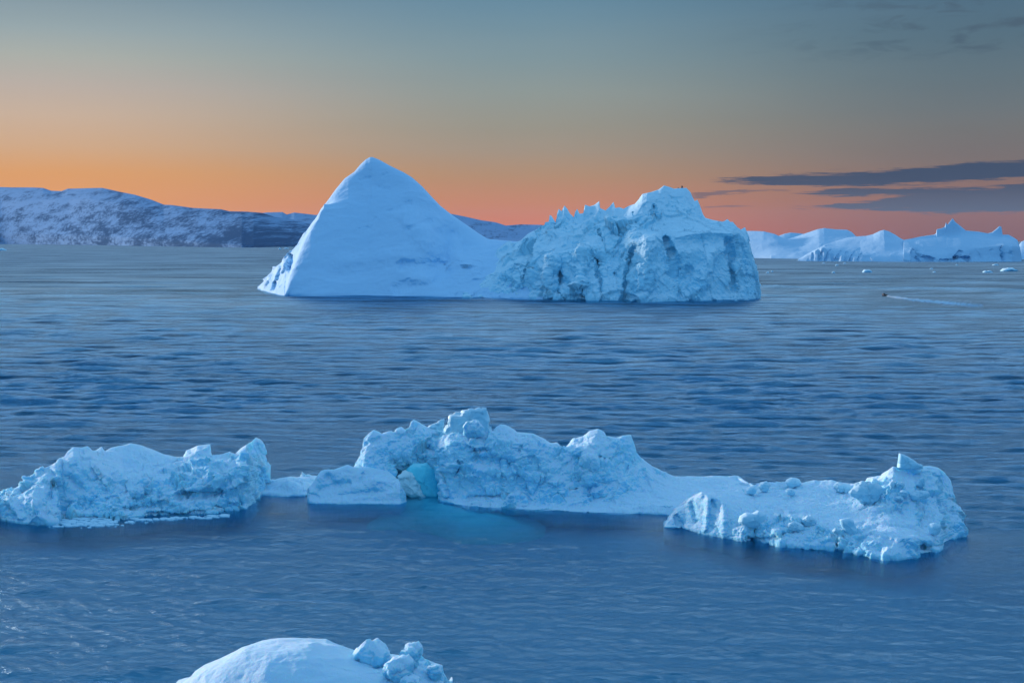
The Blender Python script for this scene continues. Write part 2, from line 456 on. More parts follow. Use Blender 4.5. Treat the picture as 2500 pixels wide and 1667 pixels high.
# ------------------------------------------------------------------ materials
def ice_mat(name, snow, ice, deep, unit=1.0, bump=0.5, snow_lo=0.35, snow_hi=0.75, grain=1.0, rough=0.55, sss=0.0):
    m = bpy.data.materials.new(name); m.use_nodes = True
    t = NT(m.node_tree); t.n.clear()
    g = t.new('ShaderNodeNewGeometry'); pos = g.outputs['Position']
    sp = t.new('ShaderNodeSeparateXYZ'); t.l.new(g.outputs['Normal'], sp.inputs[0])
    at_ = t.new('ShaderNodeAttribute', attribute_name='rough')
    n1 = t.noise(pos, 0.9 / unit, 6, 0.6); n2 = t.noise(pos, 0.22 / unit, 4, 0.55); n3 = t.noise(pos, 5.0 / unit, 4, 0.6)
    up = t.math('ADD', sp.outputs[2], t.math('MULTIPLY', t.math('SUBTRACT', n1, 0.5), 0.7))
    up = t.math('ADD', up, t.math('MULTIPLY', t.math('SUBTRACT', 0.6, at_.outputs['Fac']), 0.45))
    sf = t.sstep(up, snow_lo, snow_hi)
    icec = t.mix(t.sstep(n2, 0.42, 0.66), ice, deep)
    icec = t.mix(t.math('MULTIPLY', t.sstep(n3, 0.45, 0.7), 0.35), icec, snow)
    colr = t.mix(t.math('MULTIPLY', sf, 0.85), icec, snow)
    b = t.new('ShaderNodeBsdfPrincipled')
    t.l.new(colr, b.inputs['Base Color'])
    t.put(b.inputs['Roughness'], t.mix(sf, rough, 0.85, 'FLOAT'))
    b.inputs['Specular IOR Level'].default_value = 0.35; b.inputs['IOR'].default_value = 1.31
    if sss > 0:
        b.inputs['Subsurface Weight'].default_value = sss
        b.inputs['Subsurface Radius'].default_value = (0.2, 0.7, 1.0); b.inputs['Subsurface Scale'].default_value = 0.6 * unit
    bh = t.math('ADD', t.noise(pos, 2.2 / unit * grain, 8, 0.68), t.math('MULTIPLY', t.noise(pos, 9.0 / unit * grain, 4, 0.6), 0.25))
    bn = t.new('ShaderNodeBump'); bn.inputs['Strength'].default_value = bump; bn.inputs['Distance'].default_value = 0.35 * unit
    t.l.new(bh, bn.inputs['Height']); t.l.new(bn.outputs[0], b.inputs['Normal'])
    o = t.new('ShaderNodeOutputMaterial'); t.l.new(b.outputs[0], o.inputs[0])
    return m
SNOW = (0.69, 0.84, 0.95, 1)
M_near = ice_mat('near_ice', SNOW, (0.39, 0.78, 0.92, 1), (0.25, 0.69, 0.90, 1), unit=0.6, bump=0.55, sss=0.5)
M_peak = ice_mat('peak_snow', (0.54, 0.75, 0.93, 1), (0.42, 0.69, 0.90, 1), (0.29, 0.61, 0.86, 1), unit=6, bump=0.22, snow_lo=0.0, snow_hi=0.6)
M_cliff = ice_mat('cliff_ice', (0.68, 0.87, 0.95, 1), (0.46, 0.81, 0.93, 1), (0.36, 0.76, 0.92, 1), unit=3.0, bump=0.25, snow_lo=0.25, snow_hi=0.7)
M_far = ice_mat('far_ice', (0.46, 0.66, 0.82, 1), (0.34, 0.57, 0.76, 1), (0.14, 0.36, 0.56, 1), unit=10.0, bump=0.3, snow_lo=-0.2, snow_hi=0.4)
M_block = ice_mat('block_ice', (0.66, 0.84, 0.92, 1), (0.42, 0.76, 0.88, 1), (0.30, 0.68, 0.85, 1), unit=0.5, bump=0.25, snow_lo=0.3, snow_hi=0.9, rough=0.35)
M_cave_glow = ice_mat('cave_glow_ice', (0.40, 0.88, 0.93, 1), (0.16, 0.78, 0.88, 1), (0.10, 0.70, 0.85, 1), unit=0.6, bump=0.3, snow_lo=0.6, snow_hi=1.1, rough=0.3)  # cave block only: turquoise glow put into the base colour

M_shelf = ice_mat('shelf_ice', (0.30, 0.94, 0.96, 1), (0.25, 0.92, 0.95, 1), (0.18, 0.88, 0.93, 1), unit=0.8, bump=0.3)
M_cave_bright = ice_mat('cave_bright_ice', (0.80, 0.93, 0.93, 1), (0.75, 0.93, 0.93, 1), (0.65, 0.90, 0.92, 1), unit=0.8, bump=0.3)  # pale cave block above water: brightness put into the base colour
# ------------------------------------------------------------------ sea
def wave_height(X, Y, sp):
    rg = np.random.RandomState(5)
    h = np.zeros_like(X)
    RR = np.hypot(X, Y)
    for i in range(66):
        lam = 0.8 * (64 / 0.8) ** ((i + rg.rand()) / 66)
        a = rg.normal(0, 0.42 if lam < 4 else 0.24) + 0.06
        kx, ky = math.sin(a) * 2 * math.pi / lam, math.cos(a) * 2 * math.pi / lam
        amp = 0.0155 * lam * (1.0 if lam < 6 else (6 / lam) ** 0.75)
        if lam > 6: amp = amp * np.clip((RR - 10 * lam - 100) / (12 * lam), 0, 1)
        fade = np.clip(lam / (sp * 2.0) - 1, 0, 1)
        if fade.max() <= 0: continue
        ph = rg.rand() * 6.283
        s = np.sin(kx * X + ky * Y + ph + 0.9 * np.sin(X * 0.05 * rg.rand() + Y * 0.03 + ph))
        h += amp * fade * (s - 0.25 * (s * s))
    return h
def build_sea():
    # radii: dense where the picture needs it, then out to the horizon
    ypx = np.concatenate([np.arange(1850, 1000, -1.3), np.arange(1000, HOR + 5, -0.85)])
    rr = sea_d(np.full(len(ypx), CX), ypx)
    rr = np.concatenate([np.linspace(2, rr[0], 12, endpoint=False), rr[rr < 19000], np.geomspace(19500, 24000, 4)])
    fine = np.radians(np.linspace(-22.5, 22.5, 1250))
    side = np.radians(np.linspace(22.5, 180, 90))[1:]
    an = np.concatenate([-side[::-1], fine, side])
    R_, A_ = np.meshgrid(rr, an, indexing='ij')
    X, Y = (R_ * np.sin(A_)).astype(np.float32), (R_ * np.cos(A_)).astype(np.float32)
    spc = np.gradient(rr)[:, None] + np.abs(A_) * 0 
    sp2 = np.where(np.abs(A_) > math.radians(22.6), R_ * 0.03, 0)
    spc = np.maximum(spc, sp2)
    cm_ = np.zeros_like(X)
    near = (R_ < 280) & (np.abs(A_) < 0.5)
    Xn, Yn = X[near].astype(np.float32), Y[near].astype(np.float32)
    dm = np.full(Xn.shape, 1e9, np.float32)
    for (a, b) in CALM: dm = np.minimum(dm, np.hypot((Xn - a) * 0.8, (Yn - b) * (np.where(Yn < b, 0.6, 2.8))))
    u = np.clip(1 - (dm - 1) / 15, 0, 1); cm_[near] = u * u * (3 - 2 * u)
    P3 = np.stack([X / 70, Y / 110, X * 0], -1)
    lee = 0.46 + 0.54 * np.clip((R_ - 130) / 90, 0, 1)
    lee *= 1.0
    gust = np.zeros_like(X); gm = R_ < 4000; gust[gm] = perlin(P3[gm], 9)
    hgt = wave_height(X, Y, spc) * lee * (1 - 0.82 * cm_) * (1 + 0.45 * gust)
    for k in range(8):
        u0 = k / 7; xq, yq = 2150 + 255 * u0, 722.5 + 27 * max(u0, 0) ** .9
        c_ = at(xq, yq, float(sea_d(xq, yq)))
        if k:
            vx, vy = c_[0] - cp[0], c_[1] - cp[1]
            tt = np.clip(((X - cp[0]) * vx + (Y - cp[1]) * vy) / (vx * vx + vy * vy), 0, 1)
            dk = np.hypot(X - cp[0] - vx * tt, Y - cp[1] - vy * tt)
            hgt *= 1 - 0.93 * np.exp(-(dk / 22) ** 2)
        cp = c_
    for (ax, ay, bx_, by_, hw, ha) in WAKES:
        p0, p1 = at(ax, ay, float(sea_d(ax, ay))), at(bx_, by_, float(sea_d(bx_, by_)))
        vx, vy = p1[0] - p0[0], p1[1] - p0[1]; L2 = vx * vx + vy * vy
        tt = np.clip(((X - p0[0]) * vx + (Y - p0[1]) * vy) / L2, -.02, 1.02)
        dd = np.hypot(X - p0[0] - vx * tt, Y - p0[1] - vy * tt)
        hgt += ha * np.exp(-(dd / hw) ** 2) * np.clip(1.02 - tt, 0, .1) * 10 * np.clip(tt + .02, 0, .1) * 10
    hgt[:, 0] = hgt[:, -1]
    V = np.stack([X, Y, hgt], -1).reshape(-1, 3)
    return mesh_obj('water', V, grid_quads(len(rr), len(an)), M_sea, None, {'calm': cm_, 'open_sea': np.clip((R_ - 220) / 650, 0, 1), 'choppy': np.clip((R_ - 800) / 1400, 0, 1)})
CALM = []
WAKES = [(1840, 703, 2560, 713, 7, 1.8), (1840, 699, 2400, 705, 6, 1.0), (2230, 711, 2600, 716, 6, 1.2), (1845, 723, 2080, 727, 5, .9), (1900, 693, 2300, 696, 8, .9)]
m = bpy.data.materials.new('sea_water'); m.use_nodes = True; M_sea = m
t = NT(m.node_tree); t.n.clear()
g = t.new('ShaderNodeNewGeometry'); pos = g.outputs['Position']
ca = t.new('ShaderNodeAttribute', attribute_name='calm')
b1 = t.noise(t.mapping(pos, (0.6, 1, 1), rot=(0, 0, 0.12)), 1.4, 6, 0.68, 0.4)
b2 = t.noise(t.mapping(pos, (0.4, 1, 1), rot=(0, 0, -0.15), loc=(9, 4, 0)), 0.20, 5, 0.62, 0.4)
b3 = t.noise(t.mapping(pos, (0.45, 1, 1), rot=(0, 0, 0.1), loc=(2, 14, 0)), 0.045, 4, 0.6, 0.5)
b4 = t.noise(t.mapping(pos, (0.3, 1, 1), rot=(0, 0, 0.04), loc=(5, 4, 0)), 0.016, 4, 0.6, 0.5)
pt = t.noise(t.mapping(pos, (0.35, 1, 1), rot=(0, 0, 0.05)), 0.012, 3, 0.5)
wp = t.noise(t.mapping(pos, (0.22, 1, 1), rot=(0, 0, 0.03), loc=(7, 1, 0)), 0.028, 7, 0.68, 0.3)
hh = t.math('ADD', t.math('MULTIPLY', b1, 0.62), t.math('MULTIPLY', b2, 1.5))
st_ = t.math('MULTIPLY', t.math('SUBTRACT', t.math('SUBTRACT', 1.0, t.math('MULTIPLY', t.new('ShaderNodeAttribute', attribute_name='open_sea').outputs['Fac'], 0.85)), t.math('MULTIPLY', ca.outputs['Fac'], 0.72)), t.mix(t.sstep(pt, 0.35, 0.65), 0.7, 1.0, 'FLOAT'))
bn = t.new('ShaderNodeBump'); t.put(bn.inputs['Strength'], st_); bn.inputs['Distance'].default_value = 1.0
t.l.new(hh, bn.inputs['Height'])
fr = t.new('ShaderNodeFresnel'); fr.inputs[0].default_value = 1.33; t.l.new(bn.outputs[0], fr.inputs['Normal'])
gl = t.new('ShaderNodeBsdfGlossy'); oa = t.new('ShaderNodeAttribute', attribute_name='open_sea'); t.put(gl.inputs['Roughness'], t.math('ADD', t.mix(ca.outputs['Fac'], 0.25, 0.13, 'FLOAT'), t.math('MULTIPLY', t.new('ShaderNodeAttribute', attribute_name='choppy').outputs['Fac'], 0.30))); t.l.new(bn.outputs[0], gl.inputs['Normal'])
gl.inputs['Color'].default_value = (0.57, 0.82, 1, 1)
df = t.new('ShaderNodeBsdfDiffuse'); df.inputs[0].default_value = (0.012, 0.12, 0.30, 1)
tr = t.new('ShaderNodeBsdfTransparent'); tr.inputs[0].default_value = (0.85, 0.98, 1, 1)
bd = t.new('ShaderNodeMixShader'); bd.inputs[0].default_value = 0.93
t.l.new(df.outputs[0], bd.inputs[1]); t.l.new(tr.outputs[0], bd.inputs[2])
mx = t.new('ShaderNodeMixShader'); t.l.new(t.math('MINIMUM', fr.outputs[0], t.math('SUBTRACT', 0.56, t.math('SUBTRACT', t.math('MULTIPLY', oa.outputs['Fac'], 0.24), t.math('MULTIPLY', t.math('SUBTRACT', wp, 0.5), t.math('ADD', 0.25, t.math('MULTIPLY', oa.outputs['Fac'], 0.75)))))), mx.inputs[0]); t.l.new(bd.outputs[0], mx.inputs[1]); t.l.new(gl.outputs[0], mx.inputs[2])
oo = t.new('ShaderNodeOutputMaterial'); t.l.new(mx.outputs[0], oo.inputs[0])
va = t.new('ShaderNodeVolumeAbsorption'); va.inputs[0].default_value = (0.70, 0.845, 0.87, 1); va.inputs[1].default_value = 0.5
t.l.new(va.outputs[0], oo.inputs['Volume'])

# ------------------------------------------------------------------ hills
m = bpy.data.materials.new('hazed_coast'); m.use_nodes = True; M_coast = m
t = NT(m.node_tree); t.n.clear()
g = t.new('ShaderNodeNewGeometry'); pos = g.outputs['Position']
sp = t.new('ShaderNodeSeparateXYZ'); t.l.new(g.outputs['Normal'], sp.inputs[0])
spp = t.new('ShaderNodeSeparateXYZ'); t.l.new(pos, spp.inputs[0])
ra = t.new('ShaderNodeAttribute', attribute_name='rough')
pm = t.mapping(pos, (1.0, 0.01, 1.8))
n1 = t.noise(pm, 0.045, 8, 0.80, 0.0); n2 = t.noise(t.mapping(pos, (0.8, 0.015, 2.8)), 0.007, 5, 0.62, 0.2)
v = t.math('ADD', t.math('MULTIPLY', n1, 1.0), t.math('MULTIPLY', n2, 0.9))
v = t.math('SUBTRACT', v, t.math('MULTIPLY', ra.outputs['Fac'], 0.24))
sf = t.sstep(v, 0.68, 0.94)
colr = t.mix(sf, (0.055, 0.11, 0.20, 1), (0.23, 0.37, 0.56, 1))  # rock and snow both tinted blue: distance haze put into their colour
b = t.new('ShaderNodeBsdfDiffuse'); t.l.new(colr, b.inputs[0])
bn = t.new('ShaderNodeBump'); bn.inputs['Strength'].default_value = 0.15; bn.inputs['Distance'].default_value = 8
t.l.new(n1, bn.inputs['Height']); t.l.new(bn.outputs[0], b.inputs['Normal'])
oo = t.new('ShaderNodeOutputMaterial'); t.l.new(b.outputs[0], oo.inputs[0])

hill_layers = [('fine', 600, 9, 3, None, 'all')]
o = loft('hills', [(-420, 596), (0, 596), (170, 598), (300, 600), (480, 603), (590, 604.4), (620, 604.4), (700, 602.3), (800, 601), (960, 600)],
     [[(-420, 575, 60, 1), (0, 570, 60, 1), (200, 575, 60, 1), (400, 583, 50, 1), (600, 597, 30, 1), (960, 596, 30, 1)],
      [(-420, 530, 500, .8), (0, 530, 500, 0.85), (120, 535, 500, .9), (250, 540, 500, .95), (400, 556, 500, .9), (600, 572, 400, .9), (800, 580, 300, .9), (960, 595, 100, 1)],
      [(-420, 490, 1100, .5), (0, 488, 1100, .45), (100, 490, 1100, .35), (150, 488, 1100, 0.2), (220, 486, 1100, .4), (300, 495, 1100, .8), (400, 522, 1100, .7), (600, 540, 900, .9), (700, 550, 700, .9), (800, 570, 500, .9), (960, 594, 200, 1)],
      [(-420, 480, 1900, .2), (-300, 470, 1900, .2), (-100, 460, 1900, .2), (0, 457, 1900, .3), (30, 458, 1900, .3), (80, 458, 1900, .2), (105, 459, 1900, .2), (125, 466, 1900, .1), (150, 467, 1900, .1), (165, 461, 1900, .2),
       (200, 460, 1900, .3), (250, 459, 1900, .45), (290, 468, 1800, .55), (330, 476, 1700, .5), (370, 488, 1700, .4), (400, 500, 1600, .4), (420, 501, 1600, .3), (470, 508, 1600, .3), (540, 511, 1500, .5),
       (560, 516, 1500, .6), (600, 517, 1500, .6), (640, 520, 1400, .5), (670, 530, 1300, .5), (710, 535, 1200, .6), (750, 545, 1000, .7), (780, 555, 900, .8), (860, 580, 600, 1), (960, 592, 300, 1)]],
     M_coast, hill_layers, patch=9000, back=1500, foot=5, footz=5, q=0.55, ridge_keep=0.12)
tag(o, kind='structure')
o = loft('hills', [(560, 598), (800, 598), (1300, 598), (1700, 598), (2000, 598)],
     [[(560, 590, 200, .2), (2000, 590, 200, .2)],
      [(560, 560, 900, .1), (700, 556, 900, .1), (1150, 556, 900, .1), (1300, 572, 900, .1), (1400, 575, 900, .1), (2000, 585, 900, .1)],
      [(560, 540, 2200, .1), (600, 525, 2200, .1), (650, 519, 2200, 0), (690, 518, 2200, 0), (700, 524, 2200, 0), (718, 519, 2200, 0), (770, 525, 2200, 0), (950, 505, 2200, .1), (1100, 522, 2200, .1),
       (1140, 530, 2200, .1), (1175, 538, 2200, .1), (1210, 543, 2200, .1), (1235, 551, 2200, .1), (1270, 548, 2200, .1), (1320, 549, 2200, .1), (1370, 556, 2200, .1), (1500, 562, 2200, .1), (1900, 578, 2000, .1), (2000, 584, 2000, .1)]],
     M_coast, hill_layers, patch=9000, back=2000, foot=5, footz=5, q=0.9, ridge_keep=0.1)
tag(o, kind='structure')

# ------------------------------------------------------------------ the great iceberg
WL_BIG = [(628, 703), (650, 711), (675, 716.5), (698, 720), (760, 721.3), (900, 722), (1000, 724), (1090, 725.3), (1200, 727), (1300, 730), (1450, 733), (1580, 736), (1700, 735), (1800, 732), (1845, 729), (1856, 726)]
def cut(line, a, b):
    xs = [p[0] for p in line if a < p[0] < b]
    ys = np.interp([a] + xs + [b], [p[0] for p in line], [p[1] for p in line])
    return list(zip([a] + xs + [b], ys.tolist()))
big = empty('iceberg', (-20, 760, 0), 'huge iceberg joining a smooth pyramid peak to a jagged crumbling block', 'iceberg')
peak_lines = [
 [(628, 703, 0, .5), (665, 711, 2, .7), (700, 715, 1, .15), (716, 665, 9, .05), (745, 592, 22, 0), (775, 542, 30, 0), (790, 508, 36, 0), (830, 520, 34, 0), (900, 545, 30, 0), (985, 560, 30, .05), (1040, 600, 28, .15), (1090, 640, 28, .6), (1150, 655, 22, .9), (1200, 665, 20, .9), (1290, 680, 20, .6), (1360, 715, 10, .6)],
 [(628, 703, .6, .5), (645, 690, 25, .9), (665, 665, 46, .9), (700, 632, 50, .9), (740, 583, 60, .6), (775, 532, 50, .3), (790, 505.5, 44, 0), (850, 470, 46, 0), (908, 455, 48, .05), (1000, 495, 46, .05), (1060, 540, 46, 0), (1100, 575, 46, 0), (1130, 600, 46, .1), (1190, 612, 44, .15), (1265, 622, 40, .2), (1360, 705, 14, .4)],
 [(628, 702, 1, .5), (640, 692, 30, .5), (660, 671, 56, .3), (666, 655, 60, .2), (672, 653, 60, .2), (684, 647, 62, .2), (715, 611, 68, .1), (738, 583, 74, .4), (742, 574, 74, .4), (758, 551, 70, .2), (775, 528, 62, .1), (790, 504, 56, 0), (820, 462, 56, 0), (842, 436, 58, 0), (865, 420, 58, 0), (880, 402, 60, 0), (893, 390, 60, 0),
  (903, 384, 60, 0), (910, 384, 60, 0), (925, 390, 60, 0), (950, 404, 60, 0), (985, 421, 60, 0), (1005, 433, 60, 0), (1030, 455, 60, 0), (1055, 482, 60, 0), (1075, 503, 60, 0), (1105, 526, 60, 0), (1140, 550, 60, 0), (1170, 571, 60, 0), (1190, 583, 60, .1), (1230, 587, 60, .1), (1265, 590, 56, .2), (1300, 600, 50, .2), (1360, 700, 16, .3)]]
loft('snow_peak', cut(WL_BIG, 628, 1360), peak_lines, M_peak,
     [('fbm', 45, 1.6, 21, None, 'all'), ('fbm', 12, 0.35, 22, None, 'all'), ('ridge', 11, .5, 25, (3.2, 1, 1), 'all', 3), ('facet', 7, 1.8, 23, None, 'r2', 3), ('ridge', 9, 1.0, 24, None, 'r')],
     big, back=60, foot=-3, footz=4, q=0.55, ridge_keep=0.15, smooth_line=0.7,
     strokes=[(1085, 585, 1070, 655, 50, 4.5, 1.0), (1000, 540, 1060, 600, 40, -3, 1.0), (1075, 650, 985, 648, 20, 3, 1.1, .15), (970, 702, 1010, 692, 20, 2, 1.1, .15), (1010, 685, 1060, 676, 18, -2, 1.0, .15), (950, 520, 1000, 497, 10, .8, 1.1, .5),
              (910, 548, 918, 535, 7, .8, 1.1, .6), (876, 562, 905, 555, 8, .5, 1.1, .5), (878, 436, 902, 436, 8, .5, 1.1, .5), (925, 458, 950, 462, 7, .5, 1.1, .5), (935, 430, 945, 425, 7, .5, 1.1, .5),
              (835, 640, 985, 620, 30, -1.5, 1.0), (1000, 560, 1050, 540, 9, 1.0, 1.2), (712, 625, 706, 660, 7, 8, 1.5, .2), (672, 690, 668, 705, 6, 8, 1.5), (690, 665, 700, 640, 6, -5, 1.2), (675, 680, 684, 655, 6, -6, 1.2)])
blk = [
 [(1130, 724, 2, .6), (1200, 715, 4, .7), (1350, 712, 3, .9), (1480, 710, 3, .8), (1560, 715, 2, .8), (1700, 712, 3, .8), (1800, 712, 2, .8), (1856, 722, 1, .6)],
 [(1130, 720, 6, .6), (1200, 692, 9, .8), (1290, 668, 8, .9), (1360, 640, 8, .9), (1420, 655, 9, .9), (1500, 670, 12, 1), (1560, 640, 6, .8), (1640, 650, 8, .8), (1700, 650, 8, .8), (1800, 650, 6, .8), (1838, 668, 5, .8), (1852, 705, 3, .8), (1856, 722, 2, .6)],
 [(1130, 716, 10, .6), (1190, 680, 16, .8), (1240, 650, 16, 1), (1300, 628, 16, 1), (1355, 606, 14, .9), (1400, 618, 16, 1), (1450, 600, 18, 1), (1510, 625, 22, 1), (1545, 592, 12, .7), (1570, 582, 10, .6), (1600, 584, 10, .6), (1625, 600, 18, .7), (1650, 580, 12, .5), (1700, 570, 11, .4), (1765, 568, 10, .5), (1800, 572, 9, .7), (1822, 590, 9, .8), (1838, 655, 7, .8), (1852, 704, 4, .8), (1856, 722, 2.5, .6)],
 [(1130, 712, 14, .6), (1180, 668, 26, .7), (1240, 630, 30, 1), (1300, 590, 32, 1.1), (1360, 570, 34, 1.1), (1450, 550, 34, 1.1), (1520, 550, 36, 1.1), (1590, 560, 30, .6), (1640, 548, 28, .6), (1700, 552, 24, .5), (1760, 556, 22, .5), (1822, 585, 14, .8), (1838, 652, 9, .8), (1852, 703, 5, .8), (1856, 721, 3, .6)],
 [(1130, 710, 18, .6), (1170, 655, 40, .6), (1230, 610, 46, .9), (1285, 590, 48, 1), (1340, 566, 48, 1), (1400, 556, 48, 1), (1460, 543, 48, 1), (1530, 536, 46, 1), (1570, 505, 44, .6), (1610, 500, 42, .7), (1660, 505, 40, .8), (1700, 525, 38, .7), (1730, 542, 34, .5), (1790, 562, 24, .7), (1822, 580, 16, .8), (1838, 648, 10, .8), (1852, 702, 6, .8), (1856, 721, 3.5, .6)],
 [(1130, 708, 20, .6), (1180, 640, 50, .5), (1230, 600, 54, .6), (1270, 588, 55, .8), (1290, 570, 55, .8), (1310, 560, 55, .8), (1335, 552, 55, .8), (1340, 550, 55, .6), (1342, 525, 55, .4), (1347, 528, 55, .4), (1358, 546, 55, .5), (1360, 522, 55, .3), (1364, 510, 55, .3), (1371, 516, 55, .3), (1378, 502, 55, .3), (1385, 510, 55, .3),
  (1392, 522, 55, .3), (1401, 531, 55, .3), (1404, 518, 55, .3), (1409, 510, 55, .3), (1415, 522, 55, .3), (1424, 521, 55, .3), (1428, 500, 55, .3), (1440, 504, 55, .3), (1452, 500, 55, .3), (1463, 491, 55, .3), (1465, 508, 55, .3), (1478, 514, 55, .3), (1488, 505, 55, .3), (1498, 493, 55, .3), (1502, 508, 55, .3),
  (1512, 506, 55, .3), (1522, 510, 55, .3), (1535, 503, 54, .3), (1550, 498, 52, .3), (1560, 486, 52, .3), (1568, 474, 52, .2), (1590, 469, 52, .2), (1608, 463, 52, .3), (1621, 453, 52, .3), (1632, 456, 52, .3), (1646, 461, 52, .3), (1656, 460, 52, .3), (1676, 459, 52, .3), (1686, 470, 52, .3), (1691, 482, 52, .3),
  (1696, 491, 50, .3), (1703, 488, 50, .3), (1709, 502, 50, .3), (1716, 522, 48, .3), (1722, 532, 46, .3), (1740, 537, 42, .3), (1765, 542, 38, .3), (1776, 535, 36, .3), (1782, 541, 34, .3), (1788, 551, 32, .3), (1798, 558, 28, .3), (1808, 561, 25, .3), (1819, 555, 22, .3), (1822.5, 565, 20, .3), (1824, 592, 18, .4), (1833, 622, 14, .5), (1840, 662, 10, .5), (1847, 690, 8, .5), (1854, 706, 6, .5), (1856, 720, 4, .5)]]
loft('ice_cliff', cut(WL_BIG, 1130, 1856), blk, M_cliff,
     [('facet', 22, 6.0, 31, (1, 1, 1.7), 'r', 8), ('facet', 9, 2.4, 32, (1, 1, 1.5), 'r', 3), ('ridge', 14, 1.2, 33, (1, 1, 2.4), 'r'), ('facet', 4, 1.0, 34, (1, 1, 1.4), 'r', 2), ('facet', 1.8, .4, 35, None, 'r', 1), ('fbm', 2.0, .5, 36, None, 'all')],
     big, back=40, foot=-3, footz=4, q=0.42, patch=18, rk_rows=34, ridge_keep=0.02, smooth_line=0.35,
     strokes=[(1628, 585, 1640, 615, 11, 6, 1.5), (1640, 615, 1650, 665, 12, 4, 1.2), (1590, 590, 1560, 730, 26, -4.5, 1.0), (1548, 610, 1525, 730, 16, 8, 1.1), (1650, 590, 1760, 585, 28, 3, 1.2, -.4),
              (1500, 668, 1506, 676, 6, 2, 1.4), (1380, 690, 1392, 700, 12, 2.5, 1.2), (1420, 620, 1410, 710, 20, -6, 1.0), (1340, 640, 1330, 720, 24, -6, 1.0), (1370, 640, 1366, 715, 14, 6, 1.1), (1455, 620, 1470, 715, 12, 5, 1.1), (1290, 660, 1280, 715, 14, 4, 1.1), (1735, 620, 1700, 720, 24, -6, 1.0), (1780, 590, 1790, 710, 14, 6, 1.1),
              (1680, 660, 1660, 730, 18, 3, 1.0), (1597, 505, 1600, 530, 8, 4, 1.3), (1548, 520, 1552, 545, 4, 2.5, 1.4), (1463, 560, 1470, 590, 4, 2.5, 1.4), (1290, 606, 1302, 596, 3, 1.5, 1.2), (1810, 600, 1820, 690, 12, 2, 1.0),
              (1445, 640, 1450, 620, 5, 3, 1.6), (1235, 690, 1280, 720, 20, 4, 1.0)])
# ------------------------------------------------------------------ icebergs on the right horizon
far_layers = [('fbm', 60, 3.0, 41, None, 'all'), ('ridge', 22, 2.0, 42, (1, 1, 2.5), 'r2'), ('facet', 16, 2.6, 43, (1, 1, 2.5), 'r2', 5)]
FARG = 'icebergs along the right horizon'
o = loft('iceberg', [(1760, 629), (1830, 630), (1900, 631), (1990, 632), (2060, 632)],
     [[(1760, 622, 5, .2), (2060, 630, 5, .2)], [(1760, 590, 40, .1), (1860, 592, 50, .1), (1950, 606, 60, .15), (2060, 620, 40, .1)],
      [(1760, 568, 90, 0), (1800, 564, 100, 0), (1840, 564, 100, 0), (1865, 565, 100, 0), (1890, 571, 100, 0), (1915, 582, 100, 0), (1950, 594, 90, 0), (2060, 618, 60, 0)]],
     M_far, far_layers, back=120, foot=3, footz=4, q=0.6, ridge_keep=0.1)
tag(o, 'low smooth dome of pale snow covered ice just right of the jagged block', 'iceberg', FARG)
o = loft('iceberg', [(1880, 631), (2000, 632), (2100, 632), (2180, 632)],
     [[(1880, 628, 5, .1), (2180, 628, 5, .1)], [(1880, 616, 60, .2), (1980, 600, 70, .2), (2080, 590, 70, .2), (2180, 600, 60, .1)],
      [(1880, 600, 120, 0), (1910, 588, 140, 0), (1945, 577, 160, 0), (1975, 567, 160, 0), (1995, 560, 160, 0), (2012, 557, 160, 0), (2040, 560, 160, 0), (2068, 561, 160, 0), (2080, 567, 160, 0), (2090, 577, 160, 0), (2120, 583, 160, 0), (2180, 600, 100, 0)]],
     M_far, far_layers, back=120, foot=3, footz=4, q=0.6, ridge_keep=0.1)
tag(o, 'long sloping snow ridge iceberg standing behind the berg with the ribbed left cliff', 'iceberg', FARG)
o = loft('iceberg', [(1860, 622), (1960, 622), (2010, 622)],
     [[(1860, 600, 40, 0), (1940, 596, 40, 0), (2010, 600, 40, 0)], [(1860, 590, 90, 0), (1890, 580, 90, 0), (1915, 571, 90, .1), (1930, 568, 90, 0), (1955, 570, 90, 0), (1990, 576, 90, 0), (2010, 590, 80, 0)]],
     M_far, far_layers, back=80, foot=3, footz=4, q=0.6, ridge_keep=0.1)
tag(o, 'small flat snowy iceberg top peeping over the dip behind the smooth dome', 'iceberg', FARG)
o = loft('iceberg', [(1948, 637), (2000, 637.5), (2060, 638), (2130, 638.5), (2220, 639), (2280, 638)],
     [[(1948, 636.5, 1, 1), (1980, 634, 2, 1), (2060, 634, 2, 1), (2140, 634, 3, .4), (2220, 634, 4, .1), (2280, 636, 3, .1)],
      [(1948, 636, 3, .9), (1968, 627, 8, 1), (1995, 612, 14, 1), (2010, 609, 14, 1.1), (2030, 618, 12, 1), (2060, 626, 10, 1), (2110, 628, 10, .8), (2140, 626, 12, .3), (2220, 618, 20, .05), (2280, 630, 10, .1)],
      [(1948, 635, 6, .3), (1975, 620, 30, .3), (2005, 605, 40, .3), (2040, 603, 50, .1), (2100, 602, 60, .1), (2160, 595, 60, 0), (2220, 602, 60, 0), (2280, 620, 30, 0)],
      [(1948, 634.5, 8, .2), (1972, 619, 40, .2), (1998, 606, 60, .2), (2014, 598, 60, .1), (2040, 589, 100, 0), (2072, 580, 120, 0), (2100, 577, 120, 0), (2115, 576, 120, 0), (2132, 572, 120, 0), (2148, 564, 120, 0), (2158, 561.5, 120, 0), (2170, 565, 120, 0), (2185, 573, 120, 0), (2200, 583, 120, 0), (2212, 588, 120, 0), (2240, 600, 100, 0), (2280, 618, 50, 0)]],
     M_far, far_layers, back=100, foot=3, footz=4, q=0.45, ridge_keep=0.1, strokes=[(1988 + 11.3 * i + 4 * math.sin(i * 2.7), 612 + i + 5 * math.sin(i * 4.1), 1985 + 11 * i + 5 * math.sin(i * 1.9), 636, 5, 4.5, 1.1) for i in range(11)])
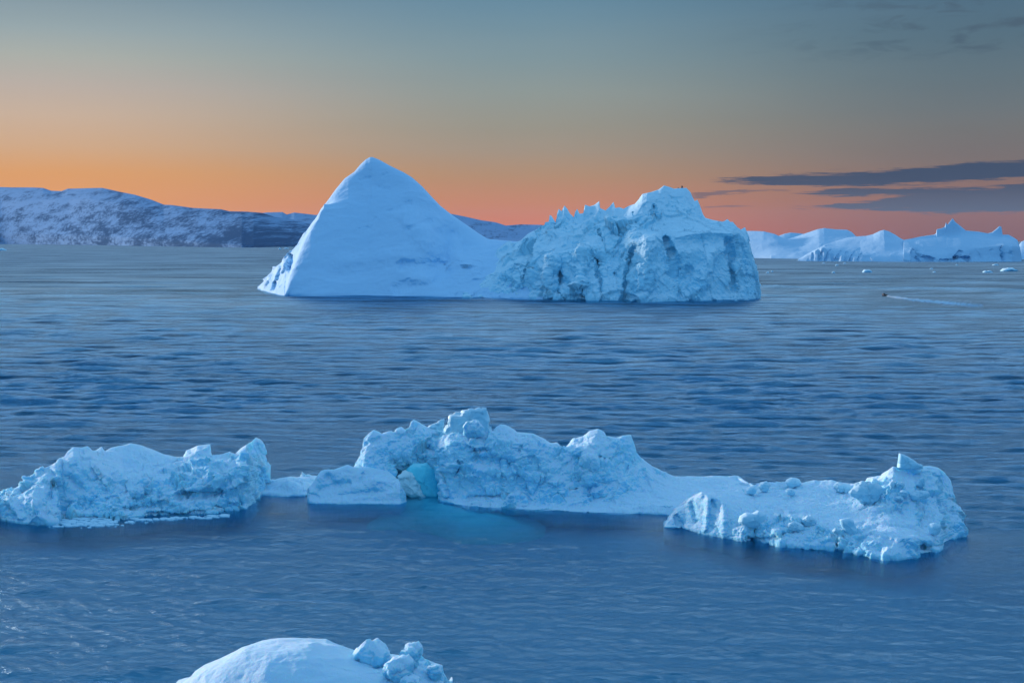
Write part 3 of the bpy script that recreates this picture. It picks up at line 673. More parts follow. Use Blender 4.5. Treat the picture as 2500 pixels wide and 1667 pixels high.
tag(o, 'far iceberg with a ribbed pale cliff at its left foot and a rounded peak', 'iceberg', FARG)
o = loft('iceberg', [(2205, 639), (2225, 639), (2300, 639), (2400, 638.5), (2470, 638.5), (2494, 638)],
     [[(2205, 630, 2, .2), (2225, 636, 1, .6), (2290, 636, 2, .8), (2370, 635, 2, .8), (2450, 634, 2, .4), (2494, 634, 2, .4)],
      [(2205, 605, 30, .1), (2230, 610, 14, .3), (2260, 616, 14, .3), (2300, 618, 16, .2), (2345, 612, 14, .4), (2400, 605, 16, .2), (2450, 600, 16, .6), (2490, 604, 12, .5), (2494, 632, 6, .4)],
      [(2205, 592, 70, 0), (2222, 588, 80, 0), (2285, 579, 90, 0), (2345, 570, 90, 0), (2410, 575, 90, 0), (2462, 579, 90, 0), (2484, 592, 50, .1), (2490, 606, 25, .2), (2494, 632, 7, .4)],
      [(2205, 586, 100, 0), (2222, 583, 100, 0), (2250, 577, 100, 0), (2280, 573, 100, 0), (2285, 570, 100, 0), (2287, 560, 100, 0), (2300, 557, 100, 0), (2307, 553, 100, 0), (2309, 543, 100, 0), (2313, 549, 100, 0), (2320, 540, 100, 0), (2326, 533, 100, 0), (2332, 542, 100, 0), (2345, 552, 100, 0),
       (2358, 563, 100, 0), (2390, 566, 100, 0), (2412, 570, 100, 0), (2422, 567, 100, 0), (2431, 560, 100, 0), (2440, 552, 100, 0), (2445, 554, 100, 0), (2448, 573, 100, 0), (2462, 573, 100, 0), (2475, 580, 90, .2), (2484, 586, 60, .2), (2490, 604, 30, .2), (2494, 632, 8, .4)]],
     M_far, far_layers, back=100, foot=3, footz=4, q=0.45, ridge_keep=0.1,
     strokes=[(2238, 616, 2236, 640, 15, 10, 1.5, 1.2), (2250, 632, 2272, 634, 12, 8, 1.5, 1.2), (2346, 616, 2334, 634, 9, 8, 1.4, 1.0), (2334, 632, 2366, 634, 9, 8, 1.4, .9), (2296, 637, 2330, 637, 6, 5, 1.4, .8), (2380, 618, 2440, 618, 26, 5, 1.1, .3), (2448, 606, 2450, 636, 7, 5, 1.2, .7), (2466, 603, 2468, 620, 7, 5, 1.2, .6), (2230, 590, 2245, 610, 14, 8, 1.0)])
tag(o, 'broad far iceberg crowned by a ragged spire and a small fin', 'iceberg', FARG)
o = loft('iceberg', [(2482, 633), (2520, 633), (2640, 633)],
     [[(2482, 628, 10, .2), (2560, 620, 10, .4), (2640, 630, 10, .2)], [(2482, 606, 60, 0), (2494, 590, 70, 0), (2510, 584, 70, 0), (2560, 578, 70, 0), (2600, 590, 70, 0), (2640, 625, 30, 0)]],
     M_far, far_layers, back=80, foot=3, footz=4, q=0.6, ridge_keep=0.1)
tag(o, 'pale iceberg cut off by the right edge of the picture on the horizon', 'iceberg', FARG)

# ------------------------------------------------------------------ near bergs
near_layers = [('fbm', 5.0, .5, 51, None, 'all'), ('facet', 2.8, .75, 58, (1, 1, 1.2), 'r', 1.2), ('lumps', 1.5, .45, 52, None, 'r2', .5), ('facet', 1.1, .30, 53, None, 'r', .4), ('lumps', .62, .32, 54, None, 'r2', .2), ('facet', .45, .11, 59, None, 'r', .15), ('lumps', .28, .12, 55, None, 'r2'), ('ridge', .9, .10, 56, None, 'all'), ('fine', .22, .035, 57, None, 'all')]
WL_L = [(-150, 1290), (-60, 1284), (0, 1272), (40, 1278), (66, 1281), (138, 1281), (150, 1268), (200, 1266), (290, 1268), (350, 1262), (430, 1255), (530, 1252), (552, 1246), (602, 1243), (618, 1220), (636, 1208), (657, 1190)]
lb = empty('iceberg', (-35, 165, 0), 'crumbly blue iceberg at the left edge with a raised horn on its right', 'iceberg', 'icebergs drifting in the near water')
loft('ice_body', WL_L,
     [[(-150, 1270, 1, 1), (0, 1256, 1, 1), (66, 1262, .4, .3), (138, 1262, .4, .3), (160, 1255, .8, 1), (300, 1256, .3, 1), (430, 1246, .2, 1), (540, 1238, .6, 1), (605, 1226, .5, .9), (640, 1196, .5, .8), (657, 1182, .5, .8)],
      [(-150, 1250, 2, 1), (0, 1232, 2, 1), (60, 1222, 2, .6), (85, 1214, 1.6, .3), (130, 1244, 1.4, .6), (160, 1243, 2, 1), (230, 1238, 2, 1), (300, 1230, 1.6, 1), (400, 1208, 1.5, 1), (480, 1190, 1.4, 1), (540, 1172, 1.6, 1), (600, 1148, 1.2, .9), (640, 1150, 1.0, .6), (657, 1156, .8, .6)],
      [(-150, 1235, 5, 1), (0, 1216, 5, 1), (60, 1200, 5, 1), (110, 1170, 5, .8), (150, 1150, 5, .7), (185, 1130, 5, .6), (240, 1140, 6, .5), (300, 1188, 6.5, .6), (350, 1190, 6, .9), (400, 1176, 5.5, 1), (480, 1152, 4.5, 1), (540, 1140, 4.5, 1), (600, 1125, 4, .9), (640, 1130, 3, .6), (657, 1150, 2, .6)],
      [(-150, 1228, 7, 1), (0, 1206, 7, 1), (60, 1186, 7, 1), (105, 1155, 7, .6), (150, 1125, 7, .6), (180, 1102, 8, .3), (215, 1104, 9, .3), (260, 1128, 10, .2), (300, 1150, 11, .3), (350, 1150, 11, .4), (400, 1145, 10, .6), (480, 1130, 8, .8), (540, 1122, 7, .9), (600, 1112, 6, .5), (640, 1115, 4, .4), (657, 1147, 2.5, .6)],
      [(-150, 1220, 9, 1), (-60, 1206, 9, 1), (0, 1199, 9, .6), (18, 1202, 9, .5), (50, 1185, 9, .5), (85, 1165, 9, .5), (105, 1148, 9, .4), (140, 1135, 9, .4), (146, 1118, 9, .3), (158, 1116, 9, .3), (165, 1101, 9, .2), (178, 1091, 9.5, .2), (200, 1092, 10, .2), (214, 1088, 11, .2), (226, 1099, 12, .2), (234, 1099, 13, .2), (248, 1090, 14, .2), (256, 1101, 15, .2),
       (275, 1091, 16, .3), (300, 1088, 17, .3), (320, 1083, 17, .3), (345, 1087, 17, .3), (375, 1097, 17, .2), (400, 1108, 16, .2), (430, 1115, 15, .2), (448, 1116, 14, .3), (455, 1099, 13, .3), (466, 1095, 13, .3), (482, 1088, 12, .2), (513, 1084, 12, .2), (516, 1110, 11, .2), (540, 1110, 10, .4), (560, 1102, 9, .4), (574, 1108, 8.5, .3), (588, 1094, 8, .2), (605, 1083, 7, .2),
       (616, 1076, 7, .1), (626, 1068, 6.5, .1), (636, 1072, 6, .1), (646, 1086, 5, .1), (649, 1122, 4, .3), (657, 1134, 3, .5)]],
     M_near, near_layers, lb, back=5, foot=-2.6, footz=2.5, q=0.5, key='L', smooth_line=0.5, ridge_keep=0.25,
     strokes=[(440, 1215, 530, 1205, 20, 1.6, 1.3), (600, 1190, 630, 1170, 16, 1.3, 1.2), (560, 1190, 590, 1180, 20, -.8, 1.0), (150, 1262, 280, 1262, 6, .8, 1.5), (180, 1140, 195, 1110, 16, .7, 1.0), (170, 1170, 190, 1190, 18, .8, 1.0), (520, 1240, 545, 1243, 8, 1.2, 1.5), (360, 1255, 500, 1248, 6, .8, 1.5), (15, 1215, 20, 1240, 12, .8, 1.0), (225, 1110, 300, 1195, 14, 1.6, 1.0), (215, 1100, 262, 1175, 12, -1.0, 1.0), (130, 1160, 118, 1215, 16, .9, 1.0), (260, 1225, 300, 1205, 14, .8, 1.0), (300, 1245, 400, 1232, 12, .8, 1.0), (560, 1125, 585, 1150, 14, .7, 1.0), (470, 1150, 500, 1165, 16, .6, 1.0), (595, 1115, 620, 1135, 12, -.7, 1.0), (30, 1225, 50, 1260, 14, -.8, 1.0)])
CALMSRC = [WL_L]
WL_S = [(615, 1207), (650, 1209), (700, 1212), (745, 1211), (760, 1205), (830, 1200)]
o = loft('iceberg', WL_S,
     [[(615, 1202, .4, .3), (650, 1205, .4, .3), (700, 1198, 1, .2), (716, 1196, .6, .1), (745, 1200, .5, .2), (830, 1195, .5, .3)],
      [(615, 1192, 2, .3), (650, 1196, 3, .3), (685, 1186, 2, .2), (703, 1174, 2, .1), (722, 1176, 2, .1), (745, 1188, 2, .2), (830, 1188, 2, .3)],
      [(615, 1180, 6, .4), (650, 1178, 6, .4), (700, 1173, 5, .4), (745, 1175, 5, .8), (830, 1178, 5, .8)],
      [(615, 1176, 8, .4), (632, 1173, 8, .4), (650, 1171, 8, .3), (672, 1171, 8, .3), (680, 1168, 8, .3), (705, 1164, 8, .5), (730, 1165, 8, .7), (770, 1164, 8, .7), (830, 1172, 7, .7)]],
     M_near, near_layers, None, back=3, foot=-2.0, footz=2.5, q=0.5, ridge_keep=0.3)
tag(o, 'low flat wedge fronted ice slab in the gap beside the horned left iceberg', 'iceberg', 'icebergs drifting in the near water')
CALMSRC.append(WL_S)
mb = empty('iceberg', (0, 170, 0), 'long iceberg in the centre foreground with a turquoise cave and a tall rubble crest', 'iceberg', 'icebergs drifting in the near water')
WL_M = [(862, 1212), (900, 1214), (960, 1214), (985, 1212), (1040, 1211), (1062, 1214), (1080, 1224), (1100, 1230), (1180, 1237), (1260, 1240), (1300, 1243), (1400, 1248), (1450, 1250), (1520, 1252), (1560, 1254), (1640, 1256), (1700, 1250), (1760, 1240), (1850, 1215)]
loft('ice_wall', WL_M,
     [[(862, 1200, .6, .5), (960, 1200, .6, .6), (1060, 1200, .6, .6), (1100, 1216, 1.2, .7), (1180, 1228, 2, .4), (1300, 1233, 2, .5), (1400, 1238, 2, .5), (1520, 1240, 2, .4), (1560, 1240, .6, .3), (1640, 1238, 1, .3), (1700, 1235, 2, .3), (1850, 1208, 1, .3)],
      [(862, 1178, 1.2, .5), (900, 1170, 1.2, .5), (960, 1165, 1.2, .8), (1060, 1165, 1.2, .8), (1100, 1175, 1.8, .9), (1180, 1190, 2.8, 1), (1300, 1205, 3.4, 1), (1400, 1215, 3.4, .9), (1460, 1218, 3.6, .9), (1520, 1222, 4, .5), (1560, 1226, 4, .15), (1640, 1222, 5, .1), (1700, 1218, 5, .1), (1850, 1204, 2, .2)],
      [(862, 1160, 2, .4), (885, 1128, 2.2, .4), (900, 1120, 2.2, .3), (960, 1118, 2.2, .8), (1020, 1112, 2, .9), (1060, 1118, 2, .9), (1120, 1128, 2.6, .9), (1180, 1138, 3.2, .9), (1250, 1148, 3.8, .9), (1320, 1158, 4.6, .9), (1400, 1165, 5, 1), (1460, 1160, 5, .9), (1520, 1172, 6, .9), (1560, 1195, 8, .3), (1640, 1205, 9, .05), (1700, 1202, 9, .05), (1850, 1202, 3, .2)],
      [(862, 1152, 3, .4), (886, 1098, 3.4, .3), (905, 1080, 3.2, .2), (960, 1082, 3.4, .8), (1020, 1072, 3.2, 1), (1060, 1082, 3.4, .9), (1120, 1080, 4.2, .6), (1180, 1088, 4.6, .8), (1250, 1090, 5.6, .9), (1320, 1100, 6.5, .9), (1400, 1112, 7.5, 1), (1445, 1105, 7, .6), (1480, 1110, 7.5, .8), (1540, 1125, 9, .9), (1580, 1160, 11, .6), (1640, 1182, 13, .15), (1700, 1182, 14, .1), (1760, 1186, 13, .2), (1850, 1200, 4, .2)],
      [(862, 1148, 4, .4), (876, 1128, 4.4, .3), (885, 1112, 4.4, .3), (887.5, 1090, 4.4, .2), (888, 1070, 4.4, .2), (900, 1057, 4.4, .1), (912, 1049, 4.6, .1), (922, 1052, 4.8, .1), (932, 1058, 5, .3), (946, 1053, 5, .5), (956, 1052, 5, .5), (963, 1056, 5, .5), (968, 1046, 5, .4), (980, 1042, 5, .4), (990, 1050, 5, .5), (1000, 1045, 5, .3), (1003, 1030, 5, .2), (1010, 1024, 5, .2), (1024, 1031, 5.2, .2), (1042, 1041, 5.6, .4),
       (1060, 1048, 6, .6), (1090, 1052, 6.6, .8), (1120, 1052, 7, .8), (1160, 1055, 7, .8), (1192, 1056, 7.4, .8), (1205, 1052, 7.6, .3), (1212, 1042, 7.8, .2), (1222, 1036, 8, .1), (1232, 1037, 8.2, .1), (1256, 1048, 8.6, .2), (1262, 1055, 9, .4), (1280, 1056, 9.2, .5), (1302, 1058, 9.4, .5), (1320, 1067, 9.8, .5), (1345, 1080, 10, .5), (1360, 1079, 10, .4), (1372, 1089, 10.5, .4),
       (1378, 1092, 10.5, .4), (1390, 1080, 10.5, .5), (1402, 1070, 10.5, .6), (1424, 1064, 10.5, .6), (1440, 1053, 10.5, .6), (1460, 1047, 10.5, .4), (1474, 1053, 10.5, .5), (1482, 1065, 10.5, .6), (1505, 1068, 11, .6), (1520, 1063, 11, .5), (1540, 1061, 11, .4), (1548, 1078, 11.5, .4), (1553, 1100, 12, .6), (1566, 1115, 13, .7), (1590, 1136, 14, .6), (1615, 1150, 15, .6), (1650, 1163, 17, .4), (1690, 1162, 18, .3), (1730, 1163, 18, .2), (1760, 1165, 18, .1), (1800, 1174, 16, .1), (1850, 1196, 5, .1)]],
     M_near, near_layers, mb, back=5, foot=-2.6, footz=2.6, q=0.5, key='M', smooth_line=0.4, ridge_keep=0.25,
     strokes=[(1000, 1185, 1035, 1215, 50, 3.2, 1.8, -.3), (985, 1150, 1030, 1145, 44, 1.4, 1.2), (900, 1130, 950, 1150, 30, -.6, 1.0), (1120, 1130, 1112, 1160, 9, .7, 1.1), (1015, 1092, 1050, 1098, 14, 1.2, 1.2), (1160, 1125, 1240, 1135, 26, .9, 1.0), (1145, 1215, 1240, 1212, 10, .55, 1.1),
              (900, 1085, 925, 1075, 14, .5, 1.0), (1273, 1092, 1268, 1104, 9, .5, 1.1), (1385, 1200, 1408, 1195, 6, 1.0, 1.5), (1460, 1120, 1480, 1125, 12, 1.0, 1.4), (1530, 1140, 1528, 1155, 5, .4, 1.2), (1145, 1080, 1165, 1095, 12, -.8, 1.1), (1160, 1100, 1190, 1100, 10, .8, 1.2),
              (1430, 1110, 1440, 1170, 26, -1.6, 1.0, -.3), (1570, 1240, 1640, 1246, 8, .5, 1.2, .2), (1250, 1070, 1300, 1090, 24, -.6, 1.0), (1070, 1150, 1085, 1205, 14, -1.2, 1.0)])
WL_ML = [(750, 1226), (756, 1229), (850, 1229.5), (930, 1230), (975, 1230), (988, 1224)]
loft('ice_ledge', WL_ML,
     [[(750, 1210, .3, .1), (780, 1222, .3, .1), (850, 1222, .3, .1), (930, 1222, .3, .1), (980, 1224, .2, .1), (988, 1220, .2, .1)],
      [(750, 1200, .6, .1), (780, 1206, 1, .1), (850, 1198, 1.2, .1), (900, 1186, 1.2, .1), (915, 1172, 1.4, .15), (940, 1180, 1.2, .1), (975, 1200, .8, .1), (988, 1215, .4, .1)],
      [(750, 1196, 1.2, .1), (765, 1180, 1.6, .1), (778, 1164, 1.8, .1), (800, 1172, 2.2, .15), (822, 1160, 2.2, .1), (845, 1158, 2.2, .1), (880, 1164, 2.4, .2), (920, 1162, 2.6, .1), (950, 1168, 2.4, .2), (975, 1185, 1.4, .2), (988, 1208, .7, .1)],
      [(750, 1193, 1.5, .1), (762, 1181, 2, .1), (774, 1160, 2.4, .1), (782, 1149, 2.6, .1), (792, 1146, 2.8, .1), (815, 1146, 3, .1), (830, 1141, 3.2, .1), (850, 1135, 3.4, .1), (860, 1140, 3.4, .1), (872, 1142, 3.6, .1), (900, 1140, 3.8, .1), (950, 1150, 3.6, .1), (975, 1172, 2.4, .1), (988, 1200, 1, .1)]],
     M_near, near_layers, mb, back=3, foot=-1.5, footz=2.0, q=0.5, ridge_keep=0.4, strokes=[(880, 1176, 886, 1160, 9, .4, 1.1), (752, 1206, 775, 1216, 10, .3, 1.1), (780, 1195, 850, 1180, 14, .3, 1.0), (830, 1212, 950, 1196, 12, .25, 1.0), (800, 1165, 815, 1180, 14, .4, 1.0), (930, 1180, 960, 1190, 14, .3, 1.0)])
CALMSRC += [WL_M, WL_ML]
# ice inside and on the central berg
def piece(name, poly, key, bx, by, thick, mat, parent=None, dd=0.0, lay=None, box=0.62, r=0.4, n=72, D=None):
    if D is None:
        s = surf_at(key, bx, by, 6)
        D = (s[1] if s is not None else float(sea_d(bx, by))) + dd
    lay = lay if lay is not None else [('facet', thick * 1.1, thick * .26, int(bx), None, 'all', .2 * thick), ('facet', thick * .45, thick * .09, int(by), None, 'all', .1 * thick), ('fbm', thick, thick * .16, int(by), None, 'all'), ('fine', .18, .02, 3, None, 'all')]
    return blob(name, poly, D, thick, mat, parent, lay, box, n, r)
piece('cave_ice', [(962, 1178), (975, 1160), (990, 1146), (1000, 1148), (1012, 1165), (1028, 1190), (1040, 1212), (1030, 1216), (1005, 1214), (985, 1205), (968, 1190)], 'M', 1000, 1190, 1.0, M_cave_bright, mb, D=float(sea_d(1000, 1212)) + .6, r=0.9)
piece('cave_ice', [(990, 1146), (1010, 1132), (1040, 1130), (1066, 1150), (1076, 1190), (1074, 1216), (1045, 1218), (1020, 1215), (1002, 1180)], 'M', 1040, 1190, 1.2, M_cave_glow, mb, D=float(sea_d(1000, 1212)) + 1.6, box=.5, lay=[('fbm', 1.4, .22, 5, None, 'all'), ('facet', .9, .1, 7, None, 'all', .3), ('fine', .2, .02, 3, None, 'all')])
piece('pinnacle', [(1083, 1058), (1090, 1044), (1095, 1012), (1108, 1010), (1122, 1011), (1130, 1003), (1140, 999), (1150, 997), (1158, 1000), (1170, 996), (1178, 999), (1187, 997), (1191, 1010), (1192, 1030), (1198, 1050), (1196, 1062), (1120, 1064)], 'M', 1130, 1056, 1.0, M_block, mb, dd=1.6, box=0.45, r=.3)
piece('pinnacle', [(1042, 1046), (1050, 1038), (1066, 1032), (1078, 1022), (1083, 1023), (1084, 1038), (1080, 1056), (1060, 1058)], 'M', 1062, 1056, .5, M_block, mb, dd=2.4, box=.5, r=.2)
piece('ice_lump', [(1133, 1058), (1134, 1042), (1142, 1030), (1155, 1027), (1167, 1030), (1178, 1045), (1184, 1062), (1160, 1068)], 'M', 1155, 1064, .9, M_near, mb, dd=.8, r=.1)
piece('ice_lump', oval(1462, 1202, 20, 14, seed=1), 'M', 1462, 1208, .6, M_near, mb, dd=.3, r=.15)
piece('ice_lump', oval(1440, 1130, 26, 24, seed=4), 'M', 1440, 1140, .8, M_near, mb, dd=.7, r=.15)
piece('ice_lump', [(1224, 1238), (1232, 1222), (1245, 1204), (1253, 1203), (1260, 1222), (1262, 1240), (1245, 1243)], 'M', 1242, 1232, .5, M_near, mb, dd=.1, r=.1)
# left berg: upright blocks
piece('ice_lump', [(66, 1282), (72, 1262), (80, 1240), (76, 1222), (84, 1214), (92, 1222), (104, 1240), (126, 1255), (140, 1270), (140, 1283), (100, 1284)], 'L', 100, 1270, 1.2, M_near, lb, D=float(sea_d(100, 1281)) + .8, r=.1)
piece('ice_lump', oval(334, 1203, 18, 15), 'L', 334, 1212, .6, M_near, lb, dd=.4, r=.1)
piece('ice_lump', [(350, 1205), (349, 1188), (353, 1172), (362, 1167), (369, 1176), (370, 1195), (366, 1206)], 'L', 360, 1204, .5, M_near, lb, dd=.6, r=.1)

_p = []
for (px_, py_, z_) in [(900, 1226, -.6), (970, 1210, -.12), (1030, 1206, -.08), (1080, 1222, -.08), (1140, 1236, -.25), (1230, 1244, -.6), (1330, 1252, -1.0)]:
    b_ = at(px_, py_, float(sea_d(px_, py_)))
    row = []
    for k, (dy, dz) in enumerate([(4, .6), (1.5, 0.1), (-1, -.15), (-3.5, -.75), (-6.5, -1.7), (-10, -3.4)]):
        row.append((b_[0] + 0.05 * dy, b_[1] + dy, z_ + min(dz, -z_ - .3 if dz > 0 else dz)))
    _p.append(row)
_g = np.array(_p)
_u = np.linspace(0, len(_p) - 1, 90); _v = np.linspace(0, 5, 50)
_gx = np.array([[[np.interp(a, np.arange(len(_p)), [np.interp(c_, np.arange(6), _g[i, :, d]) for i in range(len(_p))]) for d in range(3)] for c_ in _v] for a in _u])
_gx[..., 2] += 0.12 * fbm(_gx / 1.3, 7)
_gx[..., 2] -= (np.abs(np.linspace(-1, 1, 90)) ** 3 * 1.6)[:, None] + (np.clip(fbm(_gx / 5, 33), 0, 1) * 1.5)
mesh_obj('submerged_ice', _gx.reshape(-1, 3), grid_quads(90, 50), M_shelf, mb, {'rough': np.zeros(4500)})

WL_R = [(1621, 1287), (1640, 1289), (1670, 1291), (1720, 1303), (1780, 1315), (1820, 1323), (1842, 1318), (1862, 1326), (1900, 1332), (1960, 1339), (2030, 1343), (2080, 1350), (2130, 1362), (2190, 1368), (2232, 1364), (2242, 1354), (2290, 1346), (2300, 1332), (2318, 1318), (2340, 1309), (2352, 1290)]
rb = empty('iceberg', (35, 150, 0), 'broad low ice floe at right foreground strewn with loose round boulders of ice', 'iceberg', 'icebergs drifting in the near water')
loft('ice_body', WL_R,
     [[(1621, 1285, .2, .2), (1670, 1276, .3, .2), (1780, 1298, .3, .35), (1860, 1312, .4, .8), (1960, 1324, .4, .8), (2080, 1334, .3, .8), (2190, 1350, .3, .6), (2240, 1345, .4, .6), (2300, 1324, .6, .8), (2352, 1288, .5, .8)],
      [(1621, 1284, .4, .2), (1650, 1255, .9, .2), (1700, 1245, 1, .2), (1780, 1265, 1, .3), (1860, 1285, 1.4, .8), (1960, 1300, 1.4, .8), (2040, 1302, 1.4, .8), (2100, 1312, 1.6, .8), (2190, 1312, 2, .5), (2240, 1312, 2, .6), (2300, 1308, 1.6, .9), (2352, 1280, 1, .8)],
      [(1621, 1283, .6, .2), (1650, 1244, 1.6, .2), (1685, 1218, 1.8, .2), (1715, 1206, 2, .2), (1760, 1222, 2.4, .2), (1800, 1246, 2.6, .4), (1860, 1262, 3, .8), (1920, 1268, 3, .9), (1960, 1272, 3.2, .6), (2050, 1280, 3.6, .5), (2110, 1290, 4, .6), (2150, 1284, 5, .3), (2200, 1288, 5, .2), (2250, 1300, 4, .5), (2300, 1292, 4, .9), (2352, 1272, 2, .8)],
      [(1621, 1282, .7, .2), (1650, 1242, 2.2, .2), (1685, 1214, 3.4, .2), (1715, 1203, 4.2, .2), (1770, 1208, 6, .1), (1830, 1228, 6.5, .1), (1880, 1242, 6.5, .5), (1960, 1248, 7, .2), (2060, 1252, 8, .2), (2130, 1256, 8, .5), (2200, 1258, 9, .9), (2260, 1262, 8, .9), (2310, 1260, 7, .9), (2352, 1262, 3, .8)],
      [(1621, 1281, .8, .2), (1650, 1241, 2.6, .2), (1685, 1212, 4.2, .2), (1715, 1201, 5.6, .2), (1770, 1203, 8.5, .05), (1830, 1212, 10, .05), (1900, 1218, 11, .1), (1960, 1222, 11, .1), (2040, 1222, 12, .1), (2080, 1225, 12, .3), (2140, 1218, 12, .9), (2200, 1200, 13, 1), (2260, 1205, 12, .9), (2310, 1225, 10, .9), (2352, 1255, 4, .8)],
      [(1621, 1280, 1, .2), (1650, 1240, 3, .2), (1685, 1211, 5, .2), (1715, 1200, 7, .2), (1770, 1200, 12, .05), (1818, 1200, 15, .4), (1830, 1191, 16, .7), (1850, 1181, 17, .7), (1900, 1178, 18, .8), (1950, 1178, 18, .6), (1985, 1173, 19, .3), (2030, 1171, 19, .2), (2055, 1178, 19, .1), (2090, 1182, 18.5, .3), (2110, 1176, 17.5, .6), (2118, 1165, 17, .6), (2150, 1158, 16.5, .7),
       (2168, 1147, 16, .6), (2180, 1138, 16, .4), (2195, 1141, 16, .3), (2250, 1139, 16, .2), (2270, 1138, 16, .15), (2292, 1142, 15.5, .15), (2308, 1154, 14, .15), (2322, 1172, 12, .2), (2327, 1190, 11, .3), (2330, 1212, 10, .6), (2342, 1235, 8, .6), (2352, 1252, 5, .6)]],
     M_near, near_layers, rb, back=5, foot=-2.6, footz=2.2, q=0.5, key='R', smooth_line=0.5, ridge_keep=0.3,
     strokes=[(1650, 1262, 1662, 1285, 10, .7, 1.3), (1728, 1215, 1722, 1290, 9, -.6, 1.0), (1740, 1225, 1745, 1240, 8, .6, 1.3), (1765, 1225, 1768, 1300, 10, -.5, 1.0), (1830, 1316, 1860, 1320, 10, 1.2, 1.3), (2000, 1300, 2030, 1310, 14, .7, 1.2), (2200, 1148, 2235, 1160, 16, .7, 1.1),
              (1990, 1262, 2140, 1272, 22, .6, 1.2, -.3), (1850, 1305, 1900, 1300, 12, -.6, 1.0), (2320, 1215, 2340, 1225, 10, .5, 1.2), (1960, 1340, 2060, 1345, 6, .6, 1.5), (2255, 1335, 2290, 1335, 8, .8, 1.3), (1690, 1232, 1700, 1270, 12, .7, 1.0), (1900, 1315, 1950, 1300, 16, .8, 1.1), (2040, 1330, 2060, 1318, 12, .8, 1.1), (2100, 1325, 2150, 1345, 18, .6, 1.0), (1870, 1262, 1950, 1262, 14, .6, 1.0), (2160, 1290, 2260, 1315, 26, -.9, 1.0, -.3), (1790, 1215, 1990, 1212, 10, .35, 1.0), (1940, 1232, 2040, 1236, 10, .4, 1.0), (2215, 1165, 2290, 1170, 16, .5, 1.0), (2165, 1235, 2280, 1235, 16, .4, 1.0)])
CALMSRC.append(WL_R)
BG = 'loose ice blocks lying on the right floe'
def boulder(poly, bx, by, thick, label, dd=0.1, mat=None, box=.6, r=.2, lay=None):
    o = piece('ice_block', poly, 'R', bx, by, thick, mat or M_block, None, dd, lay, box, r)
    return tag(o, label, 'ice block', BG)
SM = [('fbm', .9, .12, 61, None, 'all'), ('fine', .2, .015, 62, None, 'all')]
boulder([(2190, 1146), (2193, 1124), (2195, 1106), (2204, 1108), (2214, 1112), (2228, 1122), (2240, 1132), (2243, 1139), (2222, 1144), (2205, 1146)], 2212, 1150, .6, 'upright shark fin shaped ice block crowning the highest mound of the right floe', .5, box=.45, lay=[('facet', 2, .08, 3, None, 'all', .3)])
boulder(oval(2238, 1138, 12, 8, .2), 2238, 1142, .4, 'little rounded ice lump leaning on the right foot of the upright fin', .2)
boulder([(2072, 1202), (2086, 1186), (2100, 1176), (2125, 1177), (2145, 1190), (2150, 1204), (2142, 1220), (2122, 1230), (2100, 1222), (2085, 1210)], 2120, 1222, 1.1, 'largest pale ice boulder with streaked left face, below the mound of the right floe', .7, box=.55)
boulder([(2051, 1278), (2050, 1268), (2058, 1266), (2072, 1264), (2084, 1270), (2090, 1284), (2096, 1300), (2090, 1310), (2074, 1306), (2060, 1296)], 2078, 1298, .55, 'upright oval ice boulder standing at the front edge of the right floe', .4, lay=SM)
boulder([(1800, 1274), (1806, 1260), (1820, 1252), (1838, 1252), (1852, 1246), (1868, 1252), (1872, 1264), (1868, 1280), (1850, 1290), (1820, 1288)], 1835, 1284, .9, 'wide smooth ice boulder with two humps on the left front of the right floe', .5, lay=SM)
boulder(oval(1974, 1270, 17, 13, .2), 1974, 1276, .6, 'squat ice boulder between the two humped boulder and the upright oval one', .3)
boulder(oval(1942, 1285, 22, 12, .15), 1942, 1290, .6, 'low dull ice boulder just below and left of the squat one', .3)
boulder(oval(1835, 1196, 15, 11), 1835, 1202, .6, 'leftmost ice boulder of the row along the back rim of the right floe', .3, lay=SM)
boulder(oval(1937, 1177, 19, 13, .05), 1937, 1186, .8, 'big rounded ice boulder on the back rim, midway along the right floe', .4, lay=SM)
boulder(oval(1930, 1200, 12, 8), 1930, 1205, .4, 'small ice boulder directly in front of the big one on the back rim', .2)
boulder(oval(1866, 1188, 13, 12), 1866, 1196, .5, 'knobbly ice boulder second from the left on the back rim of the right floe', .3)
boulder(oval(2055, 1190, 20, 12), 2052, 1198, .7, 'rounded ice boulder on the back rim left of the large streaked boulder', .3)
boulder([(2218, 1206), (2228, 1200), (2246, 1198), (2262, 1202), (2264, 1208), (2248, 1218), (2236, 1224), (2222, 1216)], 2240, 1218, .7, 'flat tilted slab of ice on the rubble right of the large streaked boulder', .4)
boulder([(2232, 1182), (2244, 1172), (2254, 1161), (2256, 1172), (2257, 1186), (2244, 1188)], 2246, 1188, .4, 'small pointed ice shard sticking up above the tilted slab', .3, box=.5)
boulder(oval(2204, 1206, 12, 9), 2204, 1212, .4, 'small ice boulder between the streaked boulder and the tilted slab', .2)
boulder(oval(2196, 1217, 11, 5.5), 2196, 1221, .3, 'small flat ice boulder just under the gap left of the tilted slab', .1)
boulder(oval(2178, 1183, 6, 7), 2178, 1189, .25, 'leftmost of three tiny round ice lumps below the upright fin', .1)
boulder(oval(2191, 1183, 4.5, 5), 2191, 1187, .2, 'middle one of three tiny round ice lumps below the upright fin', .1)
boulder(oval(2203, 1182, 5, 6), 2203, 1187, .2, 'rightmost of three tiny round ice lumps below the upright fin', .1)
boulder(oval(2195, 1239, 5, 4), 2195, 1242, .2, 'tiny ice lump on the rubble slope below the small flat boulder', .1)
boulder(oval(2282, 1291, 12, 17, .1), 2282, 1302, .6, 'round ice boulder at the right end of the right floe, near the water', .3, lay=SM)
boulder(oval(2042, 1296, 10, 7), 2042, 1300, .3, 'small ice lump touching the left foot of the upright oval boulder', .1)
